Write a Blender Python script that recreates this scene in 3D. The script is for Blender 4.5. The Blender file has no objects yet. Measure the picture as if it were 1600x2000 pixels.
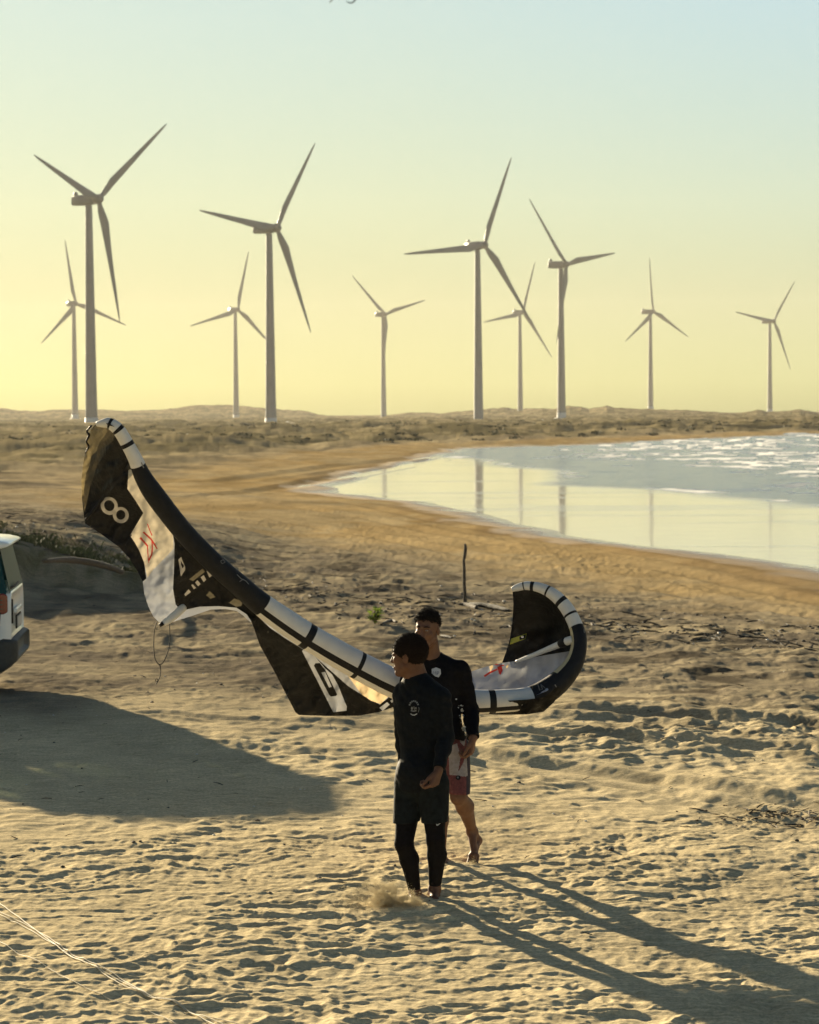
import bpy, bmesh, math, random
import numpy as np
from mathutils import Vector, Matrix, Euler
from mathutils.geometry import delaunay_2d_cdt

scene = bpy.context.scene
col = scene.collection

# ------------------------------------------------------------ camera
CAM_H = 3.17
F = 4738.0                       # focal length in photograph pixels (1600 x 2000)
PITCH = math.radians(2.345)
ROLL = math.radians(0.45)
FOCUS = 16.2
cam_d = bpy.data.cameras.new('camera')
cam = bpy.data.objects.new('camera', cam_d)
col.objects.link(cam)
cam_d.sensor_fit = 'HORIZONTAL'
cam_d.sensor_width = 26.0
cam_d.lens = 77.0
cam_d.clip_start = 0.1
cam_d.clip_end = 60000
RM = Euler((math.radians(90) - PITCH, 0, 0)).to_matrix() @ Matrix.Rotation(-ROLL, 3, 'Z')
cam.matrix_world = Matrix.Translation((0, 0, CAM_H)) @ RM.to_4x4()
cam_d.dof.use_dof = True
cam_d.dof.focus_distance = FOCUS
cam_d.dof.aperture_fstop = 5.6
scene.camera = cam

def ray(px, py):
    return RM @ Vector(((px - 800) / F, (1000 - py) / F, -1.0))
def at(px, py, Y):
    r = ray(px, py)
    return Vector((0, 0, CAM_H)) + r * (Y / r.y)
def onz(px, py, z=0.0):
    r = ray(px, py)
    return Vector((0, 0, CAM_H)) + r * ((z - CAM_H) / r.z)

# ------------------------------------------------------------ light
SUN_EL = math.radians(10.6)
SUN_AZ = math.radians(-26.0)      # from +Y, positive towards +X
sdir = Vector((math.sin(SUN_AZ) * math.cos(SUN_EL), math.cos(SUN_AZ) * math.cos(SUN_EL), math.sin(SUN_EL)))
sl = bpy.data.lights.new('sun', 'SUN')
sl.energy = 5.0
sl.angle = math.radians(0.6)
sl.color = (1.0, 0.84, 0.57)
so = bpy.data.objects.new('sun', sl)
so.rotation_mode = 'QUATERNION'
so.rotation_quaternion = sdir.to_track_quat('Z', 'Y')
so.location = sdir * 100
col.objects.link(so)

world = bpy.data.worlds.new('World')
scene.world = world
world.use_nodes = True
wn, wl = world.node_tree.nodes, world.node_tree.links
wn.clear()
sky = wn.new('ShaderNodeTexSky')
sky.sky_type = 'NISHITA'
sky.sun_disc = False
sky.sun_elevation = SUN_EL
sky.sun_rotation = SUN_AZ
sky.air_density = 1.0
sky.dust_density = 0.12
sky.ozone_density = 1.0
bg = wn.new('ShaderNodeBackground')
bg.inputs['Strength'].default_value = 0.05
wo = wn.new('ShaderNodeOutputWorld')
tcw = wn.new('ShaderNodeTexCoord')
spw = wn.new('ShaderNodeSeparateXYZ'); wl.new(tcw.outputs['Generated'], spw.inputs[0])
rmp = wn.new('ShaderNodeValToRGB'); wl.new(spw.outputs['Z'], rmp.inputs[0])
er = rmp.color_ramp.elements
er[0].position = 0.0; er[0].color = (.155, .235, .195, 1)
er[1].position = 1.0; er[1].color = (.50, .50, .52, 1)
for p_, c_ in ((.012, (.224, .302, .258)), (.045, (.276, .306, .272)), (.086, (.470, .474, .418)), (.163, (.675, .670, .612)), (.22, (.67, .66, .62)), (.42, (.60, .60, .60))):
    e_ = er.new(p_); e_.color = (*c_, 1)
mx_ = wn.new('ShaderNodeMapRange'); mx_.inputs['From Min'].default_value = -1; wl.new(spw.outputs['X'], mx_.inputs['Value'])
ra = wn.new('ShaderNodeValToRGB'); wl.new(mx_.outputs[0], ra.inputs[0])
ea = ra.color_ramp.elements
ea[0].position = 0.0; ea[0].color = (.80, .80, .80, 1)
ea[1].position = 1.0; ea[1].color = (1.0, 1.0, 1.0, 1)
for p_, c_ in ((.417, (.88, .905, .89)), (.5, (1.0, 1.0, 1.0)), (.583, (1.05, 1.09, 1.19)), (.66, (1.03, 1.06, 1.12))):
    e_ = ea.new(p_); e_.color = (*c_, 1)
mula = wn.new('ShaderNodeVectorMath'); mula.operation = 'MULTIPLY'
wl.new(rmp.outputs[0], mula.inputs[0]); wl.new(ra.outputs[0], mula.inputs[1])
mulw = wn.new('ShaderNodeVectorMath'); mulw.operation = 'MULTIPLY'
wl.new(sky.outputs[0], mulw.inputs[0]); wl.new(mula.outputs[0], mulw.inputs[1])
wl.new(mulw.outputs[0], bg.inputs[0])
wl.new(bg.outputs[0], wo.inputs[0])

scene.view_settings.view_transform = 'Standard'
scene.view_settings.look = 'None'
scene.view_settings.gamma = 1
scene.view_settings.use_curve_mapping = False
scene.view_settings.exposure = 1.75
scene.cycles.max_bounces = 8
scene.cycles.diffuse_bounces = 3
scene.cycles.transparent_max_bounces = 16
scene.cycles.volume_bounces = 0
scene.cycles.use_denoising = True
scene.cycles.caustics_reflective = False
scene.cycles.caustics_refractive = False

# ------------------------------------------------------------ helpers
def tag(o, label=None, cat=None, group=None, kind=None):
    if label: o['label'] = label
    if cat: o['category'] = cat
    if group: o['group'] = group
    if kind: o['kind'] = kind
    return o
def empty(name, loc):
    o = bpy.data.objects.new(name, None)
    o.location = loc
    col.objects.link(o)
    return o
def link(name, me, mats, parent=None, smooth=True):
    o = bpy.data.objects.new(name, me)
    for m in (mats if isinstance(mats, (list, tuple)) else [mats]):
        me.materials.append(m)
    col.objects.link(o)
    if smooth:
        me.polygons.foreach_set('use_smooth', [True] * len(me.polygons))
    if parent:
        o.parent = parent
        o.matrix_parent_inverse = Matrix.Translation(-parent.location)
    return o
def mesh(name, verts, faces):
    me = bpy.data.meshes.new(name)
    me.from_pydata([tuple(v) for v in verts], [], [tuple(f) for f in faces])
    me.update()
    return me
def mat(name, base, rough=0.8, **k):
    m = bpy.data.materials.new(name)
    m.use_nodes = True
    b = m.node_tree.nodes['Principled BSDF']
    b.inputs['Base Color'].default_value = (*base, 1)
    b.inputs['Roughness'].default_value = rough
    for kk, v in k.items():
        b.inputs[kk.replace('_', ' ')].default_value = v
    return m
def noisy(m, scale=8.0, amt=0.25, bump=0.0, bscale=None, detail=6, dist=0.01):
    """break up a principled material's colour and surface with object-space noise"""
    nt = m.node_tree
    b = nt.nodes['Principled BSDF']
    base = b.inputs['Base Color'].default_value[:]
    tc = nt.nodes.new('ShaderNodeTexCoord')
    n = nt.nodes.new('ShaderNodeTexNoise')
    n.inputs['Scale'].default_value = scale
    n.inputs['Detail'].default_value = detail
    nt.links.new(tc.outputs['Object'], n.inputs['Vector'])
    mr = nt.nodes.new('ShaderNodeMapRange')
    mr.inputs['From Min'].default_value = 0.3
    mr.inputs['From Max'].default_value = 0.7
    mr.inputs['To Min'].default_value = 1 - amt
    mr.inputs['To Max'].default_value = 1 + amt
    nt.links.new(n.outputs['Fac'], mr.inputs['Value'])
    mx = nt.nodes.new('ShaderNodeVectorMath')
    mx.operation = 'SCALE'
    mx.inputs[0].default_value = base[:3]
    nt.links.new(mr.outputs[0], mx.inputs['Scale'])
    nt.links.new(mx.outputs[0], b.inputs['Base Color'])
    if bump:
        n2 = nt.nodes.new('ShaderNodeTexNoise')
        n2.inputs['Scale'].default_value = bscale or scale * 4
        n2.inputs['Detail'].default_value = 5
        nt.links.new(tc.outputs['Object'], n2.inputs['Vector'])
        bp = nt.nodes.new('ShaderNodeBump')
        bp.inputs['Strength'].default_value = bump
        bp.inputs['Distance'].default_value = dist
        nt.links.new(n2.outputs['Fac'], bp.inputs['Height'])
        nt.links.new(bp.outputs[0], b.inputs['Normal'])
    return m

def _h(ix, iy, seed):
    n = (ix.astype(np.int64) * 374761393 + iy.astype(np.int64) * 668265263 + seed * 1442695041) & 0xffffffff
    n = ((n ^ (n >> 13)) * 1274126177) & 0xffffffff
    n = n ^ (n >> 16)
    n = (n * 2246822519) & 0xffffffff
    return (n ^ (n >> 15)) & 0xffffffff
def perlin(x, y, seed=0):
    x = np.asarray(x, float); y = np.asarray(y, float)
    x0 = np.floor(x); y0 = np.floor(y)
    fx = x - x0; fy = y - y0
    u = fx * fx * fx * (fx * (fx * 6 - 15) + 10); v = fy * fy * fy * (fy * (fy * 6 - 15) + 10)
    def g(dx, dy):
        a = _h(x0 + dx, y0 + dy, seed) * (2 * math.pi / 4294967296.0)
        return np.cos(a) * (fx - dx) + np.sin(a) * (fy - dy)
    a = g(0, 0); b = g(1, 0); c = g(0, 1); d = g(1, 1)
    return ((a + (b - a) * u) * (1 - v) + (c + (d - c) * u) * v) * 1.5
def fbm(x, y, seed=0, octv=4, gain=0.5, lac=2.03):
    s = 0; a = 1.0
    for i in range(octv):
        s = s + a * perlin(x, y, seed + i * 17)
        x = x * lac + 3.1; y = y * lac + 1.7; a *= gain
    return s
def sstep(a, b, x):
    t = np.clip((x - a) / (b - a), 0, 1)
    return t * t * (3 - 2 * t)

# ------------------------------------------------------------ terrain
WATER_Z = -1.1
shore_px = [(1900, 1185), (1750, 1145), (1600, 1110), (1500, 1095), (1400, 1078), (1290, 1066), (1200, 1054), (1120, 1046),
            (1050, 1030), (930, 1005), (840, 984), (750, 970), (705, 966.5), (668, 963.5), (648, 957.5), (672, 946), (706, 933),
            (780, 915), (850, 893), (900, 879), (1000, 873), (1100, 871), (1180, 868), (1300, 861), (1450, 854), (1600, 848)]
SH = [tuple(onz(a, b, WATER_Z).xy) for a, b in shore_px]
SH = [(SH[0][0] + 60, SH[0][1] - 28), (SH[0][0] + 16, SH[0][1] - 7.5)] + SH + [(SH[-1][0] + 400, SH[-1][1] + 260), (SH[-1][0] + 2600, SH[-1][1] + 900)]
SH = [(9000, -900), (1500, -420), (400, -90)] + SH + [(9000, 2500)]
SHA = np.array(SH)
def shore_dist(x, y):
    """signed distance to the waterline, positive on land"""
    best = np.full(x.shape, 1e18)
    inside = np.zeros(x.shape, bool)
    n = len(SHA)
    for i in range(n):
        ax, ay = SHA[i]; bx, by = SHA[(i + 1) % n]
        dx, dy = bx - ax, by - ay
        t = np.clip(((x - ax) * dx + (y - ay) * dy) / (dx * dx + dy * dy), 0, 1)
        d2 = (x - ax - t * dx) ** 2 + (y - ay - t * dy) ** 2
        best = np.minimum(best, d2)
        c = ((ay > y) != (by > y))
        with np.errstate(divide='ignore', invalid='ignore'):
            xi = ax + (y - ay) * (dx / dy if dy != 0 else 1e18)
        inside ^= c & (x < xi)
    d = np.sqrt(best)
    return np.where(inside, -d, d)

# (hub x, hub y), (tower top x), (base x, base y), nacelle rear x, blade tips   -- photograph pixels
TURB = [
 ('leftmost and tallest turbine, its tower rising behind the raised kite tip', (195, 390), 172, (179, 832), 140, [(326, 242), (65.6, 301.6), (234, 629)]),
 ('small distant turbine just left of the tallest leftmost tower', (149, 593), 144.6, (147, 818), 130, [(127, 468), (80, 671), (247, 636)]),
 ('large turbine, second large one from the left, low blade bowed to the right', (542, 446), 522.5, (529.5, 831), 496, [(616, 279.5), (389, 410), (607, 650)]),
 ('small distant turbine with one blade ending at the second large tower', (465.5, 605), 457.5, (461.6, 818), 446.6, [(486, 491), (371, 636.5), (538, 683)]),
 ('small turbine standing alone in the middle of the skyline, blades like a Y', (753, 614), 749, (749.7, 821), 734, [(688, 538), (831.6, 586.4), (749, 724)]),
 ('large turbine right of the middle with one blade pointing level to the left', (946, 479.5), 931, (935, 831), 912.5, [(999.5, 307), (788.5, 495.8), (1040, 634)]),
 ('small turbine in the gap between the two large towers right of the middle', (1022, 610), 1013.7, (1016.5, 811), 1003.7, [(1045.6, 511), (944, 629), (1078.7, 699)]),
 ('mid sized turbine whose lower blade hangs along its own tower', (1106, 516.6), 1094, (1097, 817), 1073, [(1033.6, 387), (1201.8, 494.6), (1087, 672)]),
 ('small turbine over the sea with one blade pointing straight up', (1275.7, 608.7), 1269, (1271, 801), 1255.5, [(1268.7, 502.5), (1221, 667.5), (1345, 658.7)]),
 ('rightmost small turbine above the far sea shore', (1510.7, 627.5), 1503, (1504, 806), 1491, [(1553, 548.7), (1436, 608.7), (1544.5, 722.5)]),
]
R_BL = 43.0
TB = []
for lab, hub, ttx, base, nx, tips in TURB:
    v = np.array([hub[1] - t[1] for t in tips]); u = np.array([t[0] - hub[0] for t in tips])
    v = v - v.mean(); u = u - u.mean()
    r = math.sqrt(2 / 3 * (v ** 2).sum()); ru = math.sqrt(2 / 3 * (u ** 2).sum())
    k = min(0.93, ru / r)
    D = R_BL * F / r
    TB.append(dict(D=D, k=k, r=r, base=at(base[0], base[1], D), hub=at(hub[0], hub[1], D), tips=tips, hubpx=hub, lab=lab, nx=nx))

SKY_PX = [(-2000, 800), (-400, 799), (0, 797), (40, 801), (75, 803), (105, 800), (150, 800), (200, 800), (250, 802), (290, 801), (330, 798), (380, 792), (430, 790), (480, 793),
          (530, 798), (575, 801), (600, 803), (615, 808), (640, 812), (700, 813), (750, 812), (800, 805), (860, 807), (900, 803), (940, 799), (985, 795), (1005, 799), (1040, 797),
          (1080, 798), (1112, 792), (1130, 794), (1150, 798), (1185, 792), (1200, 796), (1240, 798), (1340, 801), (1400, 805), (1440, 808), (1480, 800), (1500, 804), (1530, 803), (1562, 799), (1590, 805), (1620, 812), (1800, 806), (3600, 805)]
SK_A = np.array([math.atan2(ray(a, b).x, ray(a, b).y) for a, b in SKY_PX])
SK_T = np.array([ray(a, b).z / math.hypot(ray(a, b).x, ray(a, b).y) for a, b in SKY_PX])

def capsule_groove(x, y, pts, w, depth):
    best = np.full(x.shape, 1e9)
    for i in range(len(pts) - 1):
        ax, ay = pts[i]; bx, by = pts[i + 1]
        dx, dy = bx - ax, by - ay
        t = np.clip(((x - ax) * dx + (y - ay) * dy) / (dx * dx + dy * dy), 0, 1)
        best = np.minimum(best, (x - ax - t * dx) ** 2 + (y - ay - t * dy) ** 2)
    d = np.sqrt(best) / w
    return depth * (-np.exp(-d * d) + 0.55 * np.exp(-((d - 1.7) / 0.6) ** 2))

def world_pts(pxs, z):
    return [tuple(onz(a, b, z).xy) for a, b in pxs]
TRACKS = [  # wheel ruts pressed in the sand, (pixels of the rut, ground height there, width, depth)
 ([(900, 1478), (1100, 1505), (1300, 1534), (1600, 1583), (1900, 1640)], -0.02, .16, .05),
 ([(930, 1496), (1100, 1520), (1300, 1551), (1600, 1603), (1900, 1662)], -0.02, .14, .045),
 ([(1050, 1376), (1300, 1390), (1600, 1409), (1900, 1428)], 0, .28, .075),
 ([(960, 1432), (1200, 1444), (1500, 1462), (1900, 1490)], 0, .22, .05),
 ([(-100, 1418), (200, 1440), (480, 1462), (740, 1480)], 0, .16, .03),
 ([(300, 1396), (700, 1418), (1000, 1440)], 0, .14, .025),
 ([(60, 1165), (180, 1195), (330, 1230)], 0, .35, .05),
 ([(700, 1115), (1000, 1130), (1300, 1175), (1700, 1235)], -0.4, .3, .04),
 ([(330, 985), (480, 1000), (700, 1030), (950, 1080), (1250, 1120), (1650, 1190)], -0.55, .4, .06),
 ([(340, 970), (520, 978), (720, 1005), (1000, 1058), (1300, 1098), (1650, 1165)], -0.7, .4, .06),
 ([(380, 955), (540, 962), (700, 985), (900, 1025), (1200, 1072), (1600, 1142)], -0.9, .4, .06),
 ([(300, 1010), (480, 1030), (700, 1060), (900, 1100), (1100, 1125)], -0.4, .35, .05),
 ([(60, 925), (250, 935), (450, 925), (640, 900), (830, 880)], -0.4, .8, .10),
 ([(0, 960), (200, 975), (420, 960), (640, 920), (860, 885)], -0.5, .7, .09),
]
TRK = [(world_pts(p, z), w, d) for p, z, w, d in TRACKS]

def terrain(x, y, attrs=False):
    x = np.asarray(x, float); y = np.asarray(y, float)
    r = np.hypot(x, y) + 1e-6
    ang = np.arctan2(x, y)
    s = shore_dist(x, y)
    s = s + fbm(x / 23, y / 23, 5, 3) * 1.6 * sstep(40, 120, r)
    z = WATER_Z * (1 - np.power(np.clip(s / 30.0, 0, 1), 0.9))
    z = np.where(s < 0, WATER_Z + 0.03 * s, z)
    z = np.maximum(z, -2.6)
    land = sstep(4, 30, s)
    # low far swell and dunes
    far = sstep(90, 260, r)
    z = z + land * far * (fbm(x / 34, y / 34, 11, 5) * 1.15 - 0.35) * (1 - sstep(1300, 1700, r) * 0.3)
    d2 = sstep(240, 560, r) * sstep(14, 90, s)
    z = z + d2 * (np.abs(fbm(x / 120, y / 95, 21, 4)) * -1.6 + 0.35)
    z = z + sstep(60, 200, r) * land * fbm(x / 7.5, y / 7.5, 31, 5) * 0.55
    # skyline ridge, nearer on the right than on the left
    rr = 2250 - 620 * sstep(-0.03, 0.13, ang) + 60 * perlin(ang * 40, ang * 0, 3)
    tz = np.interp(ang, SK_A, SK_T)
    tz = tz + (fbm(ang * 260, r / 900, 44, 4) * 0.00022)
    ridge = CAM_H + tz * rr
    f1 = np.exp(-((r - rr) / np.where(r < rr, 330, 900)) ** 2)
    z = z * (1 - f1) + (ridge + 0) * f1
    z = np.where(r > rr + 900, np.minimum(z, 0.5), z)
    # a scarp on the left, its face towards the camera
    yb = 47.3 + 0.35 * fbm(x * 0.8, y * 0, 71, 3)
    H = np.interp(x, [-16, -8.6, -7.1, -5.9, -5.2, -4.2, -3.4], [1.25, 1.12, .86, .52, .36, .10, 0]) * (1 - sstep(50, 100, y))
    bank = sstep(-0.45, 0.30, y - yb) * 0.75 + 0.25 * sstep(-3.2, 0, y - yb)
    z = z + H * bank
    # beach detail
    near = 1 - sstep(60, 170, r)
    fn = np.where(near > 0, near, 0)
    wx = x + 0.10 * perlin(x * 1.3, y * 1.3, 90); wy = y + 0.10 * perlin(x * 1.3 + 9, y * 1.3, 91)
    strong = 1 - sstep(17.5, 20.0, r + 0.7 * perlin(x * .6, y * .6, 92))
    rgt = sstep(0.0, 2.2, x + 0.4 * perlin(x * .8, y * .8, 93))
    band = np.exp(-((y - 23.6 - 0.25 * (x - 2)) / 1.7) ** 2) * rgt
    h0 = perlin(wx * 2.3 + 7, wy * 3.6, 103); wy = wy + 0.075 * (1 - np.abs(h0) * 2.2) * strong
    lump = perlin(wx * 2.9, wy * 2.7, 101)
    lump2 = 1 - 2.2 * np.abs(perlin(wx * 4.6 + 4, wy * 6.4, 102))
    rid = 1 - np.abs(perlin(wx * 2.3 + 7, wy * 3.6, 103)) * 2.2
    big_ = perlin(wx * 1.3, wy * 1.5, 106)
    micro = perlin(wx * 15, wy * 12, 104)
    dis = sstep(-0.5, 0.4, perlin(x * .55, y * .42, 105) + .4 * perlin(x * 1.4, y * 1.1, 115))
    z = z + strong * (0.30 + .78 * dis) * (0.0070 * lump + 0.0085 * lump2 + 0.0115 * rid + .008 * big_ + .0050 * (1 - 2 * np.abs(perlin(wx * 8.5, wy * 10.5, 109)))) + strong * (0.0052 * micro + 0.0036 * perlin(wx * 3.2, wy * 13, 107) + .0016 * perlin(x * 27, y * 24, 108))
    z = z + band * (0.042 * perlin(wx * 1.7, wy * 1.3, 111) + 0.030 * (1 - 2 * np.abs(perlin(wx * 2.1, wy * 1.5, 112))) + 0.02 * lump2)
    mid = sstep(17.0, 20.0, r) * fn * sstep(0, 7, s)
    tm = 1 - .8 * np.clip(-capsule_groove(x, y, TRK[0][0], .8, 1), 0, 1)
    band = band * tm
    mm = .55 + .75 * sstep(-.4, .5, perlin(x * .35, y * .22, 125))
    z = z + mid * mm * tm * (0.010 * perlin(wx * 3.4, wy * 2.1, 121) + 0.007 * (1 - 2 * np.abs(perlin(wx * 1.5, wy * 1.9, 122))) + 0.0085 * (1 - 2 * np.abs(perlin(wx * 4.2, wy * 4.4, 126))) + 0.0075 * perlin(wx * 7.5, wy * 5, 123) + .0045 * perlin(wx * 2.4, wy * 9, 124))
    z = z + mid * sstep(24, 40, r) * (0.016 * fbm(x * 1.1, y * .9, 131, 5))
    wr = np.exp(-(((y + 2.35 * x - 61.5) / 2.55 + 8) / 9) ** 2) * (r < 200)   # rough drift line
    z = z + wr * 0.075 * np.clip(fbm(x * 0.9, y * 0.55, 141, 5), -.2, 1)
    for p, w, d in TRK:
        z = z + capsule_groove(x, y, p, w, d)
    # ground kicked up and pressed under the walkers, small drift around the turbine feet
    for t in TB:
        b = t['base']
        g = 1 - sstep(10, 55, np.hypot(x - b.x, y - b.y))
        z = z * (1 - g) + b.z * g
    if attrs:
        return z, s
    return z
def tz(x, y):
    return float(terrain(np.array([x]), np.array([y]))[0])

def build_terrain():
    rad = list(np.geomspace(0.05, 11.0, 46)[:-1])
    r = 11.0
    while r < 3300:
        rad.append(r)
        r += min(max(r * r / (3.17 * 2425) * 0.62, 0.009), 0.016 * r)
    rad = np.array(rad)
    h = math.radians(12.0)
    fine = np.linspace(-h, h, 1120)
    st = fine[1] - fine[0]; side = []; a = h
    while a < math.pi - 0.03:
        st = min(st * 1.10, 0.09); a += st
        if a < math.pi - 0.03: side.append(a)
    angs = np.concatenate([-np.array(side[::-1]), fine, np.array(side)])
    A, Rr = np.meshgrid(angs, rad)
    X = np.sin(A) * Rr; Y = np.cos(A) * Rr
    Z = np.empty_like(X); S = np.empty_like(X)
    step = 120
    for i in range(0, len(rad), step):
        Z[i:i + step], S[i:i + step] = terrain(X[i:i + step], Y[i:i + step], True)
    nr, na = X.shape
    co = np.stack([X, Y, Z], -1).reshape(-1, 3).astype(np.float32)
    idx = np.arange(nr * na).reshape(nr, na)
    nxt = np.roll(idx, -1, axis=1)
    q = np.stack([idx[:-1], idx[1:], nxt[1:], nxt[:-1]], -1).reshape(-1, 4)
    me = bpy.data.meshes.new('sand_ground')
    me.vertices.add(len(co)); me.vertices.foreach_set('co', co.ravel())
    me.loops.add(q.size); me.loops.foreach_set('vertex_index', q.ravel().astype(np.int32))
    me.polygons.add(len(q))
    me.polygons.foreach_set('loop_start', np.arange(0, q.size, 4, dtype=np.int32))
    me.polygons.foreach_set('loop_total', np.full(len(q), 4, dtype=np.int32))
    me.polygons.foreach_set('use_smooth', np.ones(len(q), bool))
    me.update()
    # surface colour: dry pale sand, damp ochre shore, coarse grey-brown drift, scrub
    x, y, z, s = X.ravel(), Y.ravel(), Z.ravel(), S.ravel()
    r = np.hypot(x, y)
    def C(*c): return np.array(c)[None, :]
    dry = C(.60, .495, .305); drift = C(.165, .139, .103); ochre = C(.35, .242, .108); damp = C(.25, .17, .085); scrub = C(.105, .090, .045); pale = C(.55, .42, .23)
    n1 = fbm(x / 3.1, y / 3.1, 201, 4); n2 = fbm(x / 0.7, y / 0.5, 202, 4); n3 = fbm(x / 26, y / 40, 203, 4); n4 = fbm(x / 9, y / 14, 204, 4)
    c = np.repeat(dry, len(x), 0)
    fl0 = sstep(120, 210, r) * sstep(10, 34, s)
    def mix(c, t, k):
        k = np.clip(k, 0, 1)[:, None]
        return c * (1 - k) + t * k
    Bd = (y + 2.35 * x - 66.5) / 2.55
    dm = sstep(3, -3, Bd + 2.5 * n1)
    c = mix(c, drift, sstep(22, 32, r + 3 * n1) * (0.80 + 0.30 * n1 + .25 * n2) * dm)
    c = mix(c, drift * 0.5, 0.9 * sstep(.10, .6, fbm(x * 0.9, y * 0.6, 141, 4) + .4 * n2) * np.exp(-((Bd + 8) / 8) ** 2) * (r < 200))
    oc = np.maximum((1 - dm) * (1 - sstep(34, 60, s + 5 * n3)) * (1 - sstep(95, 150, r)), 1 - sstep(0, 1, (s + 3 * n1 - 1.5 - 7.5 * sstep(90, 130, r)) / (4.5 + 7 * sstep(90, 130, r))))
    c = mix(c, ochre, oc * (.9 + .2 * n3))
    c = mix(c, dry * .62, oc * sstep(.05, .6, n4 + .6 * n1) * .5)
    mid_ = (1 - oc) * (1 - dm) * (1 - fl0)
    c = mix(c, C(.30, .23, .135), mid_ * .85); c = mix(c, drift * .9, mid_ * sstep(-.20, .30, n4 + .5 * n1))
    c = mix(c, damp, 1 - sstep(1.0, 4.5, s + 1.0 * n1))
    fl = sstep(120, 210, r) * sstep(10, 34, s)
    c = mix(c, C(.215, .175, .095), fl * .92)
    c = mix(c, scrub, fl * sstep(-0.35, .25, n3 * .8 + n4 * .8 + .25 * n1) * (.72 + .2 * sstep(200, 800, r)))
    bk = np.exp(-((y - 48.6) / 1.5) ** 2) * (1 - sstep(-6.0, -3.8, x))
    c = mix(c, C(.10, .095, .03), bk * sstep(-.1, .4, n2 + n1))
    c = c * (1 + 0.10 * n2[:, None]) * (1 + (.28 * sstep(45, 90, r) * fbm(x / 2.4, y / 6.5, 206, 4))[:, None])
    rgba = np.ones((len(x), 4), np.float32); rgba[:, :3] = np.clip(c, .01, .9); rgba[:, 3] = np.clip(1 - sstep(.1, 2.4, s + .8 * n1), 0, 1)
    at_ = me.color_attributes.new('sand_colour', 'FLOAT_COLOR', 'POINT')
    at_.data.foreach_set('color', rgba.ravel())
    m = bpy.data.materials.new('sand'); m.use_nodes = True
    nt = m.node_tree; b = nt.nodes['Principled BSDF']
    b.inputs['Roughness'].default_value = 0.95
    b.inputs['Specular IOR Level'].default_value = 0.0
    ca = nt.nodes.new('ShaderNodeAttribute'); ca.attribute_name = 'sand_colour'
    wr_ = nt.nodes.new('ShaderNodeMapRange'); wr_.inputs['To Min'].default_value = .95; wr_.inputs['To Max'].default_value = .16; nt.links.new(ca.outputs['Alpha'], wr_.inputs['Value']); nt.links.new(wr_.outputs[0], b.inputs['Roughness'])
    ws_ = nt.nodes.new('ShaderNodeMath'); ws_.operation = 'MULTIPLY'; ws_.inputs[1].default_value = .5; nt.links.new(ca.outputs['Alpha'], ws_.inputs[0]); nt.links.new(ws_.outputs[0], b.inputs['Specular IOR Level'])
    tc = nt.nodes.new('ShaderNodeTexCoord')
    g = nt.nodes.new('ShaderNodeTexNoise'); g.inputs['Scale'].default_value = 38; g.inputs['Detail'].default_value = 7; g.inputs['Roughness'].default_value = 0.75
    nt.links.new(tc.outputs['Object'], g.inputs['Vector'])
    mr = nt.nodes.new('ShaderNodeMapRange'); mr.inputs['From Min'].default_value = .3; mr.inputs['From Max'].default_value = .7; mr.inputs['To Min'].default_value = .62; mr.inputs['To Max'].default_value = 1.38
    nt.links.new(g.outputs['Fac'], mr.inputs['Value'])
    mpx = nt.nodes.new('ShaderNodeMapping'); mpx.inputs['Scale'].default_value = (3.0, 34, 3); nt.links.new(tc.outputs['Object'], mpx.inputs[0])
    gs = nt.nodes.new('ShaderNodeTexNoise'); gs.inputs['Scale'].default_value = 1.0; gs.inputs['Detail'].default_value = 5; nt.links.new(mpx.outputs[0], gs.inputs['Vector'])
    mr2 = nt.nodes.new('ShaderNodeMapRange'); mr2.inputs['From Min'].default_value = .3; mr2.inputs['From Max'].default_value = .7; mr2.inputs['To Min'].default_value = .80; mr2.inputs['To Max'].default_value = 1.22
    nt.links.new(gs.outputs['Fac'], mr2.inputs['Value'])
    mm_ = nt.nodes.new('ShaderNodeMath'); mm_.operation = 'MULTIPLY'; nt.links.new(mr.outputs[0], mm_.inputs[0]); nt.links.new(mr2.outputs[0], mm_.inputs[1])
    vm = nt.nodes.new('ShaderNodeVectorMath'); vm.operation = 'SCALE'
    nt.links.new(ca.outputs['Color'], vm.inputs[0]); nt.links.new(mm_.outputs[0], vm.inputs['Scale'])
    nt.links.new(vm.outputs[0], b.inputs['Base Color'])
    g2 = nt.nodes.new('ShaderNodeTexNoise'); g2.inputs['Scale'].default_value = 55; g2.inputs['Detail'].default_value = 6; g2.inputs['Roughness'].default_value = .7
    nt.links.new(tc.outputs['Object'], g2.inputs['Vector'])
    bp = nt.nodes.new('ShaderNodeBump'); bp.inputs['Strength'].default_value = .55; bp.inputs['Distance'].default_value = .008
    nt.links.new(g2.outputs['Fac'], bp.inputs['Height']); nt.links.new(bp.outputs[0], b.inputs['Normal'])
    o = link('sand_ground', me, m, smooth=False)
    tag(o, kind='structure')
build_terrain()

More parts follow.
